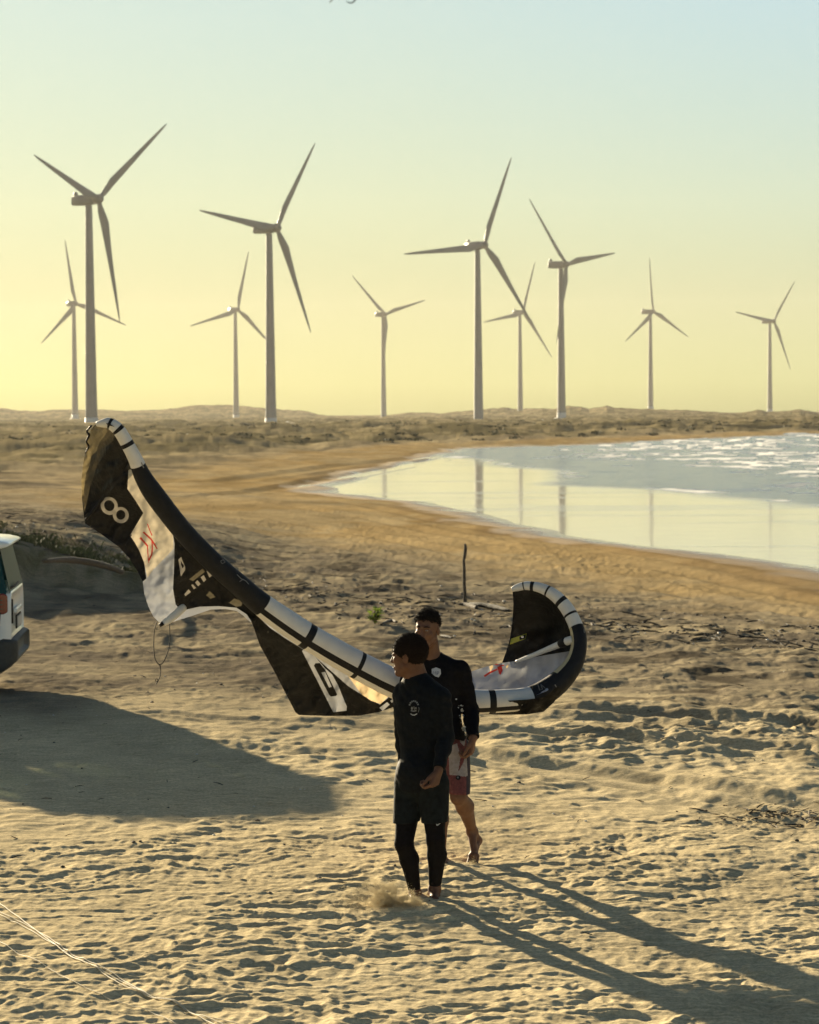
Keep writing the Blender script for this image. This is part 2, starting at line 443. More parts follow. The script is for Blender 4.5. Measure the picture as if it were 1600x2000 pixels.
# ------------------------------------------------------------ sea: still film over wet sand, waves beyond it
def build_water():
    edge = [(560, 880), (860, 893), (1000, 915), (1100, 941), (1287, 966), (1400, 982), (1484, 990), (1600, 1001), (1900, 1030)]
    E = np.array(world_pts(edge, WATER_Z))
    E = np.concatenate([[[E[0][0] - 40, E[0][1] + 300]], E, [[E[-1][0] + 60, E[-1][1] - 40], [6000, -2200]]])
    rad = [40.0]; r = 40.0
    while r < 3300:
        r += min(max(r * r / (4.77 * 2425) * 0.8, .25), 0.02 * r); rad.append(r)
    rad = np.array(rad)
    fine = np.linspace(-0.06, 0.21, 560)
    side = []; st = fine[1] - fine[0]; a = 0.21
    while a < 2.2:
        st = min(st * 1.15, .08); a += st; side.append(a)
    angs = np.concatenate([fine, side])
    A, Rr = np.meshgrid(angs, rad)
    X = np.sin(A) * Rr; Y = np.cos(A) * Rr
    # signed side of the calm edge: distance beyond it, positive in the open sea
    best = np.full(X.shape, 1e18); sgn = np.zeros(X.shape)
    for i in range(len(E) - 1):
        ax, ay = E[i]; bx, by = E[i + 1]; dx, dy = bx - ax, by - ay
        t = np.clip(((X - ax) * dx + (Y - ay) * dy) / (dx * dx + dy * dy), 0, 1)
        d2 = (X - ax - t * dx) ** 2 + (Y - ay - t * dy) ** 2
        cr = (X - ax) * dy - (Y - ay) * dx
        m = d2 < best
        sgn = np.where(m, -np.sign(cr), sgn); best = np.where(m, d2, best)
    dist = np.sqrt(best) * sgn
    wob = 3.0 * fbm(X / 30, Y / 30, 301, 3)
    op = sstep(-1.5, 2.5, dist + wob)
    dep = sstep(4, 60, dist)
    big = sstep(25, 160, dist)
    # swell crests run roughly along the shore
    ph = (dist * 0.9 + 14 * fbm(X / 70, Y / 70, 302, 3)) / 17.0
    cres = np.power(0.5 + 0.5 * np.sin(2 * math.pi * ph), 4)
    seg = sstep(-.15, .45, perlin(X / 38, Y / 38, 303))
    W = op * (0.030 * fbm(X / 1.9, Y / 1.4, 304, 3) + 0.012 * fbm(X / .6, Y / .5, 305, 2)) + dep * 0.20 * fbm(X / 6.0, Y / 4.0, 306, 3) + big * 0.55 * cres * seg
    W = W + (1 - op) * 0.0024 * fbm(X / 2.2, Y / 0.9, 307, 2)
    Z = WATER_Z + W
    nr, na = X.shape
    idx = np.arange(nr * na).reshape(nr, na)
    q = np.stack([idx[:-1, :-1], idx[1:, :-1], idx[1:, 1:], idx[:-1, 1:]], -1).reshape(-1, 4)
    me = bpy.data.meshes.new('sea_water')
    me.from_pydata([], [], [])
    co = np.stack([X, Y, Z], -1).reshape(-1, 3).astype(np.float32)
    me.vertices.add(len(co)); me.vertices.foreach_set('co', co.ravel())
    me.loops.add(q.size); me.loops.foreach_set('vertex_index', q.ravel().astype(np.int32))
    me.polygons.add(len(q))
    me.polygons.foreach_set('loop_start', np.arange(0, q.size, 4, dtype=np.int32))
    me.polygons.foreach_set('loop_total', np.full(len(q), 4, dtype=np.int32))
    me.polygons.foreach_set('use_smooth', np.ones(len(q), bool)); me.update()
    foam = big * sstep(.40, .7, cres * seg + .45 * fbm(X / 3.5, Y / 2.2, 308, 3)) 
    foam = np.maximum(foam, sstep(.0, .22, fbm(X / 2.6, Y / 7.0, 309, 4)) * sstep(2, 22, dist) * sstep(-.25, .10, fbm(X / 26, Y / 22, 315, 3)))
    foam = np.maximum(foam, np.exp(-((dist + wob - 1.5) / 0.8) ** 2) * sstep(0.1, .5, fbm(X / 6, Y / 6, 310, 3)))
    # patches of rippled film within the calm
    rip = sstep(.14, .40, fbm(X / 20, Y / 3.6, 311, 3))
    rgba = np.ones((nr * na, 4), np.float32)
    rgba[:, 0] = foam.ravel(); rgba[:, 1] = op.ravel(); rgba[:, 2] = rip.ravel()
    ca = me.color_attributes.new('sea_state', 'FLOAT_COLOR', 'POINT'); ca.data.foreach_set('color', rgba.ravel())
    m = bpy.data.materials.new('sea_water'); m.use_nodes = True
    nt = m.node_tree; b = nt.nodes['Principled BSDF']
    a = nt.nodes.new('ShaderNodeAttribute'); a.attribute_name = 'sea_state'
    sp = nt.nodes.new('ShaderNodeSeparateColor'); nt.links.new(a.outputs['Color'], sp.inputs[0])
    mc = nt.nodes.new('ShaderNodeMix'); mc.data_type = 'RGBA'
    mc.inputs[6].default_value = (.10, .115, .115, 1); mc.inputs[7].default_value = (.85, .85, .82, 1)
    mb = nt.nodes.new('ShaderNodeMix'); mb.data_type = 'RGBA'; mb.inputs[6].default_value = (.62, .58, .46, 1); mb.inputs[7].default_value = (.10, .115, .12, 1)
    nt.links.new(sp.outputs[1], mb.inputs[0]); nt.links.new(mb.outputs[2], mc.inputs[6])
    nt.links.new(sp.outputs[0], mc.inputs[0]); nt.links.new(mc.outputs[2], b.inputs['Base Color'])
    rr = nt.nodes.new('ShaderNodeMapRange'); rr.inputs['To Min'].default_value = .06; rr.inputs['To Max'].default_value = .9
    nt.links.new(sp.outputs[0], rr.inputs['Value'])
    ad = nt.nodes.new('ShaderNodeMath'); ad.operation = 'MULTIPLY_ADD'; ad.inputs[1].default_value = .10
    nt.links.new(sp.outputs[1], ad.inputs[0]); nt.links.new(rr.outputs[0], ad.inputs[2]); nt.links.new(ad.outputs[0], b.inputs['Roughness'])
    b.inputs['IOR'].default_value = 1.75
    b.inputs['Specular IOR Level'].default_value = .5
    tc = nt.nodes.new('ShaderNodeTexCoord'); mp = nt.nodes.new('ShaderNodeMapping'); mp.inputs['Scale'].default_value = (.7, 2.2, 1)
    n = nt.nodes.new('ShaderNodeTexNoise'); n.inputs['Scale'].default_value = 1.0; n.inputs['Detail'].default_value = 5
    nt.links.new(tc.outputs['Object'], mp.inputs[0]); nt.links.new(mp.outputs[0], n.inputs['Vector'])
    ms = nt.nodes.new('ShaderNodeMath'); ms.operation = 'MULTIPLY_ADD'; ms.inputs[1].default_value = .9
    nt.links.new(sp.outputs[1], ms.inputs[0])
    m2 = nt.nodes.new('ShaderNodeMath'); m2.operation = 'MULTIPLY'; m2.inputs[1].default_value = .30
    nt.links.new(sp.outputs[2], m2.inputs[0]); m3 = nt.nodes.new('ShaderNodeMath'); m3.operation = 'ADD'; m3.inputs[1].default_value = .07; nt.links.new(m2.outputs[0], m3.inputs[0]); nt.links.new(m3.outputs[0], ms.inputs[2])
    bp = nt.nodes.new('ShaderNodeBump'); bp.inputs['Distance'].default_value = .16
    nt.links.new(ms.outputs[0], bp.inputs['Strength']); nt.links.new(n.outputs['Fac'], bp.inputs['Height']); nt.links.new(bp.outputs[0], b.inputs['Normal'])
    tag(link('sea_water', me, m, smooth=False), kind='structure')
build_water()

# ------------------------------------------------------------ haze
def build_haze():
    bm = bmesh.new(); bmesh.ops.create_cube(bm, size=1)
    me = bpy.data.meshes.new('haze'); bm.to_mesh(me); bm.free()
    m = bpy.data.materials.new('haze'); m.use_nodes = True
    nt = m.node_tree; nt.nodes.clear()
    o_ = nt.nodes.new('ShaderNodeOutputMaterial'); v = nt.nodes.new('ShaderNodeVolumePrincipled')
    v.inputs['Color'].default_value = (1.0, .95, .84, 1)
    v.inputs['Density'].default_value = 0.00006
    v.inputs['Anisotropy'].default_value = .3
    nt.links.new(v.outputs[0], o_.inputs['Volume'])
    o = link('haze', me, m, smooth=False)
    o.scale = (7000, 7000, 160 + 4.4); o.location = (0, 0, (160 - 4.4) / 2)
    tag(o, kind='stuff')
build_haze()

# @@OBJECTS

# ------------------------------------------------------------ wind turbines
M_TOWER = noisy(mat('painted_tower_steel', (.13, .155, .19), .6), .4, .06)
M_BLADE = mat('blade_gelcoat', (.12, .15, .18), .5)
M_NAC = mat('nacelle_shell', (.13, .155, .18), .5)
M_FOOT = mat('pale_foundation_paint', (.62, .63, .60), .6)
def rings(rs, n, close=True):
    """loft of rings: rs = list of lists of points"""
    v = [p for ring in rs for p in ring]; f = []
    for i in range(len(rs) - 1):
        for j in range(n):
            f.append((i * n + j, i * n + (j + 1) % n, (i + 1) * n + (j + 1) % n, (i + 1) * n + j))
    if close:
        f.append(tuple(range(n - 1, -1, -1))); f.append(tuple((len(rs) - 1) * n + j for j in range(n)))
    return v, f
def circ(c, r, n, ax=Vector((0, 0, 1)), rz=None):
    ax = ax.normalized(); a = ax.orthogonal().normalized() if abs(ax.z) < .99 else Vector((1, 0, 0)); b = ax.cross(a)
    return [c + a * (r * math.cos(2 * math.pi * j / n)) + b * ((rz or r) * math.sin(2 * math.pi * j / n)) for j in range(n)]
def build_turbine(t):
    D = t['D']; k = t['k']; s = math.sqrt(1 - k * k)
    base = t['base']; hub = t['hub']; base = base.copy(); base.z -= .5
    root = empty('wind_turbine', base)
    tag(root, t['lab'], 'wind turbine', 'wind turbines along the dunes')
    n = Vector((s, -k, 0)); u = Vector((k, s, 0)); up = Vector((0, 0, 1))
    # tower
    top = Vector((base.x, base.y, hub.z - 1.9))
    Ht = top.z - base.z
    rs = []
    for f in (0, .011, .012, .0125, .013, .016, .02, .328, .33, .3305, .3335, .334, .336, .658, .66, .6605, .6635, .664, .666, .99, 1):
        rr = 2.15 * (1 - f) + 1.2 * f + (.05 if f in (.3305, .3335, .6605, .6635) else 0) + (.25 if f < .0125 else 0)
        rs.append(circ(Vector((base.x, base.y, base.z + f * Ht)), rr, 32))
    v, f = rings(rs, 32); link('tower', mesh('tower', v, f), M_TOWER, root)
    v, f = rings([circ(Vector((base.x, base.y, base.z + a)), r_, 32) for a, r_ in ((0, 3.6), (.7, 3.5), (.8, 2.3), (3.4, 2.28))], 32)
    link('foundation', mesh('foundation', v, f), M_FOOT, root)
    # nacelle: from behind the tower to the hub
    ny = base.y; c0 = Vector((base.x, base.y, hub.z))
    h0 = c0 + n * ((hub.x - base.x) / s)
    L = (h0 - c0).length
    px_back = at(t['nx'], t['hubpx'][1], D)
    Lb = max(3.0, (base.x - px_back.x) / s)
    a_ = n; bq = u
    prof = [(-Lb, 1.0, 1.2), (-Lb + .5, 1.55, 1.75), (-Lb * .4, 1.7, 1.95), (L * .4, 1.65, 1.85), (L - 1.7, 1.35, 1.45)]
    rs = []
    for d_, w_, h_ in prof:
        ring = []
        for j in range(20):
            th = 2 * math.pi * j / 20; cx = abs(math.cos(th)) ** .45 * math.copysign(1, math.cos(th)); cy = abs(math.sin(th)) ** .45 * math.copysign(1, math.sin(th))
            ring.append(c0 + a_ * d_ + bq * (w_ * cx) + up * (h_ * cy * .95))
        rs.append(ring)
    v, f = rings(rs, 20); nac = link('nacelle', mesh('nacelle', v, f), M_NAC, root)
    v, f = rings([circ(c0 + a_ * (-Lb + 1.2) + up * q, w_, 10) for q, w_ in ((1.6, .8), (2.9, .7), (3.1, .3))], 10)
    link('wind_vane', mesh('wind_vane', v, f), M_NAC, root)
    hubw = h0
    rs = [circ(hubw + a_ * d_, r_, 20, a_) for d_, r_ in ((-1.7, 1.5), (-.9, 1.75), (.2, 1.75), (1.2, 1.3), (1.8, .7), (2.05, .15))]
    v, f = rings(rs, 20); link('hub', mesh('hub', v, f), M_NAC, root)
    # fit rotor angle
    tips = t['tips']; hp = t['hubpx']; px = D / F
    U = np.array([(q[0] - hp[0]) * px for q in tips]); V = np.array([(hp[1] - q[1]) * px for q in tips])
    off = U.mean()
    Uf = (U - off) / k; Vf = V - V.mean()
    th = np.arctan2(Vf, Uf)
    for i in range(3):
        # tip: vertical exact, horizontal residual becomes bending along the rotor axis
        vv = V[i]; rd = ray(*tips[i]); O_ = Vector((0, 0, CAM_H)); tp = O_ + rd * ((hubw - O_).dot(n) / rd.dot(n)) - hubw
        rest = tp.dot(u); vv = tp.z; Ln = math.hypot(rest, vv); q_ = max(.72 * R_BL, min(1.2 * R_BL, Ln)) / Ln; rest *= q_; vv *= q_
        res = 0.0
        w = max(-9, min(9, res / s)) if s > .2 else 0
        dirv = (u * rest + up * vv).normalized(); tang = n.cross(dirv).normalized()
        Rt = math.hypot(rest, vv)
        rs = []
        for tt in (0, .03, .05, .09, .14, .20, .28, .38, .5, .62, .74, .85, .93, .975, 1.0):
            r_ = Rt * tt
            if tt < .05: ch, thk = 1.7, 1.7
            else:
                ch = float(np.interp(tt, [.05, .10, .19, .3, .5, .75, .95, 1], [1.8, 2.7, 3.5, 3.0, 2.2, 1.5, .8, .25]))
                thk = float(np.interp(tt, [.05, .12, .2, .5, 1], [1.6, 1.1, .75, .35, .06]))
            tw = math.radians(float(np.interp(tt, [0, .2, .5, 1], [20, 14, 5, 0])))
            ca_ = tang * math.cos(tw) + n * math.sin(tw); cb_ = -tang * math.sin(tw) + n * math.cos(tw)
            cc = hubw + dirv * r_ + n * (w * tt * tt)
            sh = np.interp(tt, [.05, .2, 1], [0, .22, .18])
            rs.append([cc + ca_ * (ch * (.5 * math.cos(a) + sh)) + cb_ * (thk * .5 * math.sin(a)) for a in [2 * math.pi * j / 12 for j in range(12)]])
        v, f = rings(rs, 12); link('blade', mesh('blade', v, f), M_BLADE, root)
for t in TB: build_turbine(t)

# ------------------------------------------------------------ kite
from mathutils.bvhtree import BVHTree
def inside_poly(p, poly):
    x, y = p; c = False; n = len(poly)
    for i in range(n):
        x1, y1 = poly[i]; x2, y2 = poly[(i + 1) % n]
        if (y1 > y) != (y2 > y) and x < x1 + (y - y1) / (y2 - y1) * (x2 - x1): c = not c
    return c
def cdt(outline, regions, step):
    """triangulate an outline with the region outlines as constraints; returns pts, tris, region index (-1 = base)"""
    pts = []; edges = []
    def addpoly(pl):
        n = len(pl); start = len(pts); k = 0
        for i in range(n):
            a = Vector(pl[i]); b = Vector(pl[(i + 1) % n]); m = max(1, int((b - a).length / step))
            for j in range(m):
                pts.append(a.lerp(b, j / m)); k += 1
        for i in range(k): edges.append((start + i, start + (i + 1) % k))
    addpoly(outline)
    for r in regions: addpoly(r)
    xs = [p[0] for p in outline]; ys = [p[1] for p in outline]
    y = min(ys); row = 0
    while y < max(ys):
        x = min(xs) + (step / 2 if row % 2 else 0)
        while x < max(xs):
            if inside_poly((x, y), outline): pts.append(Vector((x, y)))
            x += step
        y += step * .87; row += 1
    v, e, f, *_ = delaunay_2d_cdt([Vector((p[0], p[1])) for p in pts], edges, [], 0, 1e-4)
    tris = []; reg = []
    for t in f:
        if len(t) != 3: continue
        c = ((v[t[0]][0] + v[t[1]][0] + v[t[2]][0]) / 3, (v[t[0]][1] + v[t[1]][1] + v[t[2]][1]) / 3)
        if not inside_poly(c, outline): continue
        k = -1
        for i, r in enumerate(regions):
            if inside_poly(c, r): k = i
        tris.append(tuple(t)); reg.append(k)
    return [tuple(p) for p in v], tris, reg
def tps(ctrl):
    P = np.array([(c[0], c[1]) for c in ctrl], float) / 100; Z = np.array([c[2] for c in ctrl])
    n = len(P)
    def U(r2): return np.where(r2 > 1e-12, r2 * np.log(r2 + 1e-20), 0)
    K = U(((P[:, None] - P[None]) ** 2).sum(-1)) + np.eye(n) * 1e-3
    A = np.zeros((n + 3, n + 3)); A[:n, :n] = K; A[:n, n] = 1; A[:n, n + 1:] = P; A[n, :n] = 1; A[n + 1:, :n] = P.T
    w = np.linalg.solve(A, np.concatenate([Z, [0, 0, 0]]))
    def f(x, y):
        q = np.array([x, y]) / 100
        return float((w[:n] * U(((P - q) ** 2).sum(-1))).sum() + w[n] + w[n + 1] * q[0] + w[n + 2] * q[1])
    return f
def sheet(name, outline, regions, mats, depth, step, parent, wr=0.0):
    pts, tris, reg = cdt(outline, [r[0] for r in regions], step)
    co = []
    for (x, y) in pts:
        d = depth(x, y)
        if wr: d += wr * .22 * float(perlin(np.array([x / 9. + y / 30.]), np.array([y / 13. - x / 40.]), 9)[0]) + wr * .16 * float(perlin(np.array([(x + y) / 7.]), np.array([(x - y) / 34.]), 19)[0])
        if wr: d += wr * float(fbm(np.array([x / 26.]), np.array([y / 26. + x / 60.]), 7, 3)[0])
        co.append(at(x, y, d))
    me = mesh(name, co, tris)
    names = []
    for m in mats: names.append(m)
    o = link(name, me, names, parent)
    me.polygons.foreach_set('material_index', [0 if k < 0 else regions[k][1] for k in reg])
    return o
def stroke(pl, w, w2=None):
    """polyline to a thin closed polygon"""
    L = []; R = []
    w2 = w if w2 is None else w2
    for i, p in enumerate(pl):
        a = Vector(pl[max(i - 1, 0)]); b = Vector(pl[min(i + 1, len(pl) - 1)]); d = (b - a).normalized(); n = Vector((-d.y, d.x)) * ((w + (w2 - w) * i / (len(pl) - 1)) / 2)
        L.append(tuple(Vector(p) + n)); R.append(tuple(Vector(p) - n))
    return L + R[::-1]
def ell(cx, cy, rx, ry, n=20, rot=0, a0=0, a1=2 * math.pi):
    out = []
    for i in range(n):
        a = a0 + (a1 - a0) * i / n; x = rx * math.cos(a); y = ry * math.sin(a)
        out.append((cx + x * math.cos(rot) - y * math.sin(rot), cy + x * math.sin(rot) + y * math.cos(rot)))
    return out
def tube(pts, rad, n=10, cap=True):
    """tube along 3D points with radii"""
    pts = [Vector(p) for p in pts]; rs = []; a = None
    for i, p in enumerate(pts):
        t = (pts[min(i + 1, len(pts) - 1)] - pts[max(i - 1, 0)]).normalized()
        if a is None: a = t.orthogonal().normalized()
        a = (a - t * a.dot(t)).normalized(); b = t.cross(a)
        r = rad[i] if hasattr(rad, '__len__') else rad
        rs.append([p + a * (r * math.cos(2 * math.pi * j / n)) + b * (r * math.sin(2 * math.pi * j / n)) for j in range(n)])
    return rings(rs, n, cap)
def smooth_line(ctrl, n):
    """Catmull-Rom through tuples of any size"""
    c = [np.array(p, float) for p in ctrl]; c = [2 * c[0] - c[1]] + c + [2 * c[-1] - c[-2]]; out = []
    for i in range(1, len(c) - 2):
        for j in range(n):
            t = j / n; p0, p1, p2, p3 = c[i - 1], c[i], c[i + 1], c[i + 2]
            out.append(.5 * ((2 * p1) + (-p0 + p2) * t + (2 * p0 - 5 * p1 + 4 * p2 - p3) * t * t + (-p0 + 3 * p1 - 3 * p2 + p3) * t ** 3))
    out.append(c[-2]); return out

def cloth(name, base, transl, tmix, transp=0.0, rough=.55, spec=.4, bump=.25):
    m = bpy.data.materials.new(name); m.use_nodes = True; nt = m.node_tree; b = nt.nodes['Principled BSDF']; out = nt.nodes['Material Output']
    b.inputs['Base Color'].default_value = (*base, 1); b.inputs['Roughness'].default_value = rough; b.inputs['Specular IOR Level'].default_value = spec
    noisy(m, 6, .18, bump, 22, 5, .012)
    t = nt.nodes.new('ShaderNodeBsdfTranslucent'); t.inputs['Color'].default_value = (*transl, 1)
    mx = nt.nodes.new('ShaderNodeMixShader'); mx.inputs[0].default_value = tmix
    nt.links.new(b.outputs[0], mx.inputs[1]); nt.links.new(t.outputs[0], mx.inputs[2])
    last = mx
    if transp:
        tr = nt.nodes.new('ShaderNodeBsdfTransparent'); m2 = nt.nodes.new('ShaderNodeMixShader'); m2.inputs[0].default_value = transp
        nt.links.new(last.outputs[0], m2.inputs[1]); nt.links.new(tr.outputs[0], m2.inputs[2]); last = m2
    nt.links.new(last.outputs[0], out.inputs['Surface'])
    return m
K_BLACK = cloth('black_ripstop', (.0065, .0075, .009), (.004, .0036, .003), .35, 0, .45, .16, .9)
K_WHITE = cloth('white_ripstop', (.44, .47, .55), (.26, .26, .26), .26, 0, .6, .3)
K_TAPE = noisy(mat('black_dacron', (.010, .010, .012), .6, Specular_IOR_Level=.2), 30, .2, .3, 120)
K_EDGE = cloth('ripstop_painted_sun_glow', (.03, .027, .022), (.20, .155, .075), .5, .0, .5, .3, .9)  # sun glow along the kite tip edge, put into the fabric colour
K_EDGE2 = cloth('ripstop_painted_glow_fade', (.016, .015, .013), (.07, .055, .03), .45, .0, .5, .3, .9)  # dimmer band of the same painted glow, grading into the black
K_WARM = cloth('white_ripstop_painted_lit_through', (.46, .45, .42), (.40, .34, .24), .32, 0, .6, .3, .5)  # warm sun shining through the upper white panel, painted as its colour
K_RED = cloth('red_print', (.30, .03, .025), (.35, .03, .02), .3, 0, .6, .3, 0)
K_MARK = cloth('grey_white_print', (.30, .29, .27), (.16, .14, .11), .3, 0, .6, .3, 0)
K_YEL = mat('yellow_label', (.50, .46, .06), .6)
K_LEW = noisy(mat('white_dacron', (.66, .65, .62), .55), 14, .06, .2, 40)
K_LEB = noisy(mat('black_sleeve', (.008, .009, .012), .6, Specular_IOR_Level=.22), 20, .3, .4, 60)
K_GOLD = mat('cream_piping', (.52, .44, .25), .5)
K_LINE = mat('dark_cord', (.03, .028, .025), .8)

kite = empty('kite', at(800, 1345, 17.35))
tag(kite, 'black and white inflatable kite with number 8, carried sideways behind the two men', 'kite')
LE = [(190, 828, 5, 16.62), (200, 827, 8, 16.6), (214, 827, 11, 16.58), (231, 839, 12.5, 16.58), (247, 864, 13, 16.6), (264, 896, 14, 16.62), (279, 930, 17, 16.66), (302, 966, 20, 16.7), (352, 1031, 20, 16.8), (390, 1072, 20, 16.87),
      (428, 1109, 20.5, 16.94), (472, 1147, 21.5, 17.03), (508, 1178, 23, 17.1), (555, 1212, 25, 17.16), (600, 1242, 26, 17.2), (650, 1272, 27, 17.26), (710, 1305, 28, 17.32), (768, 1334, 29, 17.35),
      (830, 1358, 29, 17.38), (885, 1369, 27, 17.4), (935, 1371, 24, 17.42), (985, 1369, 22.5, 17.45), (1032, 1364, 22.5, 17.5), (1068, 1350, 24, 17.55), (1098, 1326, 22, 17.6), (1120, 1298, 18.5, 17.65), (1130, 1268, 16, 17.7),
      (1130, 1241, 15.5, 17.75), (1123, 1218, 14, 17.79), (1107, 1188, 13.5, 17.84), (1085, 1164, 12, 17.88), (1058, 1149, 10, 17.92), (1030, 1144, 8.5, 17.95), (1010, 1148, 7, 17.96), (1000, 1152, 4.5, 17.96)]
def build_le():
    P = smooth_line(LE, 8)
    n = 36; rs = []
    for i, p in enumerate(P):
        c = at(p[0], p[1], p[3]); q0 = P[max(i - 1, 0)]; q1 = P[min(i + 1, len(P) - 1)]
        T = (at(q1[0], q1[1], q1[3]) - at(q0[0], q0[1], q0[3])).normalized()
        V = (Vector((0, 0, CAM_H)) - c).normalized(); V = (V - T * V.dot(T)).normalized(); B = T.cross(V)
        r = p[2] / F * p[3]
        r *= 1 - .012 * (1 if i % 8 == 4 else 0)
        rs.append([c + V * (r * math.cos(2 * math.pi * j / n)) + B * (r * math.sin(2 * math.pi * j / n)) for j in range(n)])
    v, f = rings(rs, n)
    me = mesh('leading_edge', v, f)
    o = link('leading_edge', me, [K_LEW, K_LEB, K_TAPE, K_GOLD], kite)
    U = lambda k: k * 8                      # control index to ring
    mi = []
    for i in range(len(P) - 1):
        u = i / 8.0
        for j in range(n):
            a = (2 * math.pi * (j + .5) / n); a = a - 2 * math.pi if a > math.pi else a; ad = -math.degrees(a)
            m = 0
            if 5.35 < u < 12.1: m = 1
            if 22.0 < u < 27.7: m = 1
            if m == 0:
                if 12.1 <= u <= 17.9 and 14 < -ad < 37: m = 2
                if 17.9 < u <= 22.1 and 30 < -ad < 62: m = 2
            if m == 1 and 23.8 < u < 27.7 and 42 < ad < 85: m = 3
            for bu, bw in ((2.1, .12), (3.05, .12), (4.1, .13), (14.0, .065), (15.85, .07), (20.5, .07), (28.6, .07), (29.5, .07), (30.55, .08), (31.6, .09), (32.3, .1)):
                if abs(u + .06 - bu) < bw: m = 2
            mi.append(m)
    mi += [2, 2]
    me.polygons.foreach_set('material_index', mi)
    bm = bmesh.new(); bm.from_mesh(me); b = BVHTree.FromBMesh(bm); bm.free()
    return o, b
le_obj, le_bvh = build_le()

def decal(name, outline, bvh, m, parent, off=.003, step=2.5):
    """a thin print laid on a surface"""
    pts, tris, _ = cdt(outline, [], step)
    O = Vector((0, 0, CAM_H)); co = []; last = None
    for x, y in pts:
        d = ray(x, y).normalized(); h = bvh.ray_cast(O, d)
        if h[0] is None: p = O + d * (last or 16)
        else: p = h[0] - d * off; last = (p - O).length
        co.append(p)
    return link(name, mesh(name, co, tris), m, parent)

dA = tps([(190, 828, 16.66), (247, 864, 16.64), (264, 896, 16.68), (302, 965, 16.76), (352, 1031, 16.86), (428, 1109, 16.99), (508, 1178, 17.14),
          (175, 845, 16.98), (160, 950, 17.22), (166, 1022, 17.12), (196, 1042, 17.16), (232, 1068, 17.12), (280, 1140, 17.06), (316, 1221, 16.98), (352, 1192, 17.08), (427, 1184, 17.14), (490, 1212, 17.18),
          (210, 900, 16.86), (205, 965, 17.02), (210, 965, 16.96), (240, 1005, 17.10), (290, 1030, 17.0), (300, 1110, 17.10), (345, 1130, 16.94), (400, 1140, 17.10)])
W = [(251, 914), (249, 955), (265, 978), (280, 1002), (254, 1046), (263, 1059), (272, 1075), (282, 1100), (286, 1130), (279, 1136), (282, 1160), (290, 1185), (300, 1205), (316, 1221), (324, 1219), (353, 1193), (343, 1180), (338, 1150), (340, 1112), (341, 1062), (338, 1044), (312, 1010), (290, 965), (268, 925)]
outA = [(196, 826), (214, 827), (231, 839), (247, 864), (264, 896), (276, 922), (302, 966), (352, 1031), (390, 1072), (428, 1109), (472, 1147), (512, 1180), (505, 1205), (490, 1212), (482, 1200), (462, 1187), (427, 1184), (390, 1185), (353, 1193),
        (324, 1219), (316, 1221), (300, 1205), (290, 1185), (282, 1160), (279, 1136), (270, 1118), (254, 1092), (232, 1068), (196, 1042), (166, 1022), (163, 1000), (160, 972), (159, 938), (163, 905), (167, 878), (170, 856), (177, 840), (186, 829)]
z6 = lambda L: [(200 + x / 7.27, 950 + y / 7.27) for x, y in L]
z1 = lambda L: [(140 + x / 4, 800 + y / 4) for x, y in L]
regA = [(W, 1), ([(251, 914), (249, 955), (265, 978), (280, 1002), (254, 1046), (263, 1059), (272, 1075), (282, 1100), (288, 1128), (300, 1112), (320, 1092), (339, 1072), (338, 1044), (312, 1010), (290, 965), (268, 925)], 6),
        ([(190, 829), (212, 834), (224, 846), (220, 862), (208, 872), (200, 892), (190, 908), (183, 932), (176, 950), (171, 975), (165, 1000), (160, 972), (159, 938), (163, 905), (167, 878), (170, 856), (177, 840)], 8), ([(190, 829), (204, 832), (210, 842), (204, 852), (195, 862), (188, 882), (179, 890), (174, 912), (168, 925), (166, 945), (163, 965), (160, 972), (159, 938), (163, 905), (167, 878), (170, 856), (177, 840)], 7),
        ([(167, 1020), (198, 1038), (235, 1060), (262, 1085), (277, 1112), (286, 1130), (279, 1136), (270, 1118), (254, 1092), (232, 1068), (196, 1042), (166, 1022)], 2),
        (stroke([(253, 908), (246, 921), (205, 968), (166, 1016)], 5), 2),
        (stroke([(257, 1044), (244, 1066)], 2.2), 2),
        (ell(213.5, 988, 16.5, 18, 24, -.5), 3), (ell(236, 1006, 15.5, 16, 24, -.6), 3),
        (ell(213.5, 987.5, 9.8, 11, 20, -.5), 0), (ell(236, 1005.5, 9, 9.6, 20), 0),
        (stroke([(288, 1023), (292, 1034), (297, 1046)], 1.6, 2), 4),
        (stroke([(280, 1039), (295, 1053), (301, 1062), (307, 1072)], 3.6, 2.4), 4),
        (stroke([(274, 1050), (281, 1058), (288.5, 1066.5)], 4.2, 3), 4), (stroke([(288, 1065), (289, 1080), (289.6, 1092), (291, 1100)], 2.2, 1.4), 4),
        (stroke([(297, 1057), (297.6, 1070), (296.5, 1083), (290.5, 1095)], 2.4, 3.2), 4)]
for q in ([(1480, 1205), (1510, 1190), (1560, 1265), (1520, 1295)], [(1395, 1290), (1440, 1260), (1475, 1325), (1440, 1360)], [(1318, 1365), (1350, 1330), (1395, 1385), (1360, 1420)], [(1262, 1400), (1285, 1390), (1330, 1440), (1300, 1462)], [(1165, 1530), (1225, 1460), (1258, 1500), (1180, 1560)],
          [(1080, 1040), (1120, 1000), (1140, 1060), (1175, 1140), (1175, 1190), (1115, 1280)]):
    regA.append((z6(q), 3))
regA.append((z6([(1118, 1060), (1160, 1130), (1140, 1165), (1116, 1110)]), 0))
regA.append((z1([(1050, 1450), (1080, 1418), (1125, 1465), (1085, 1478)]), 5)); regA.append((z1([(1230, 1510), (1270, 1475), (1340, 1500), (1325, 1535), (1285, 1540)]), 5))
regA.append((z6([(1230, 1320), (1420, 1170), (1460, 1210), (1290, 1345)]), 5))
K_DIM = cloth('faded_print', (.05, .042, .03), (.06, .05, .03), .4, .05, .6, .3)
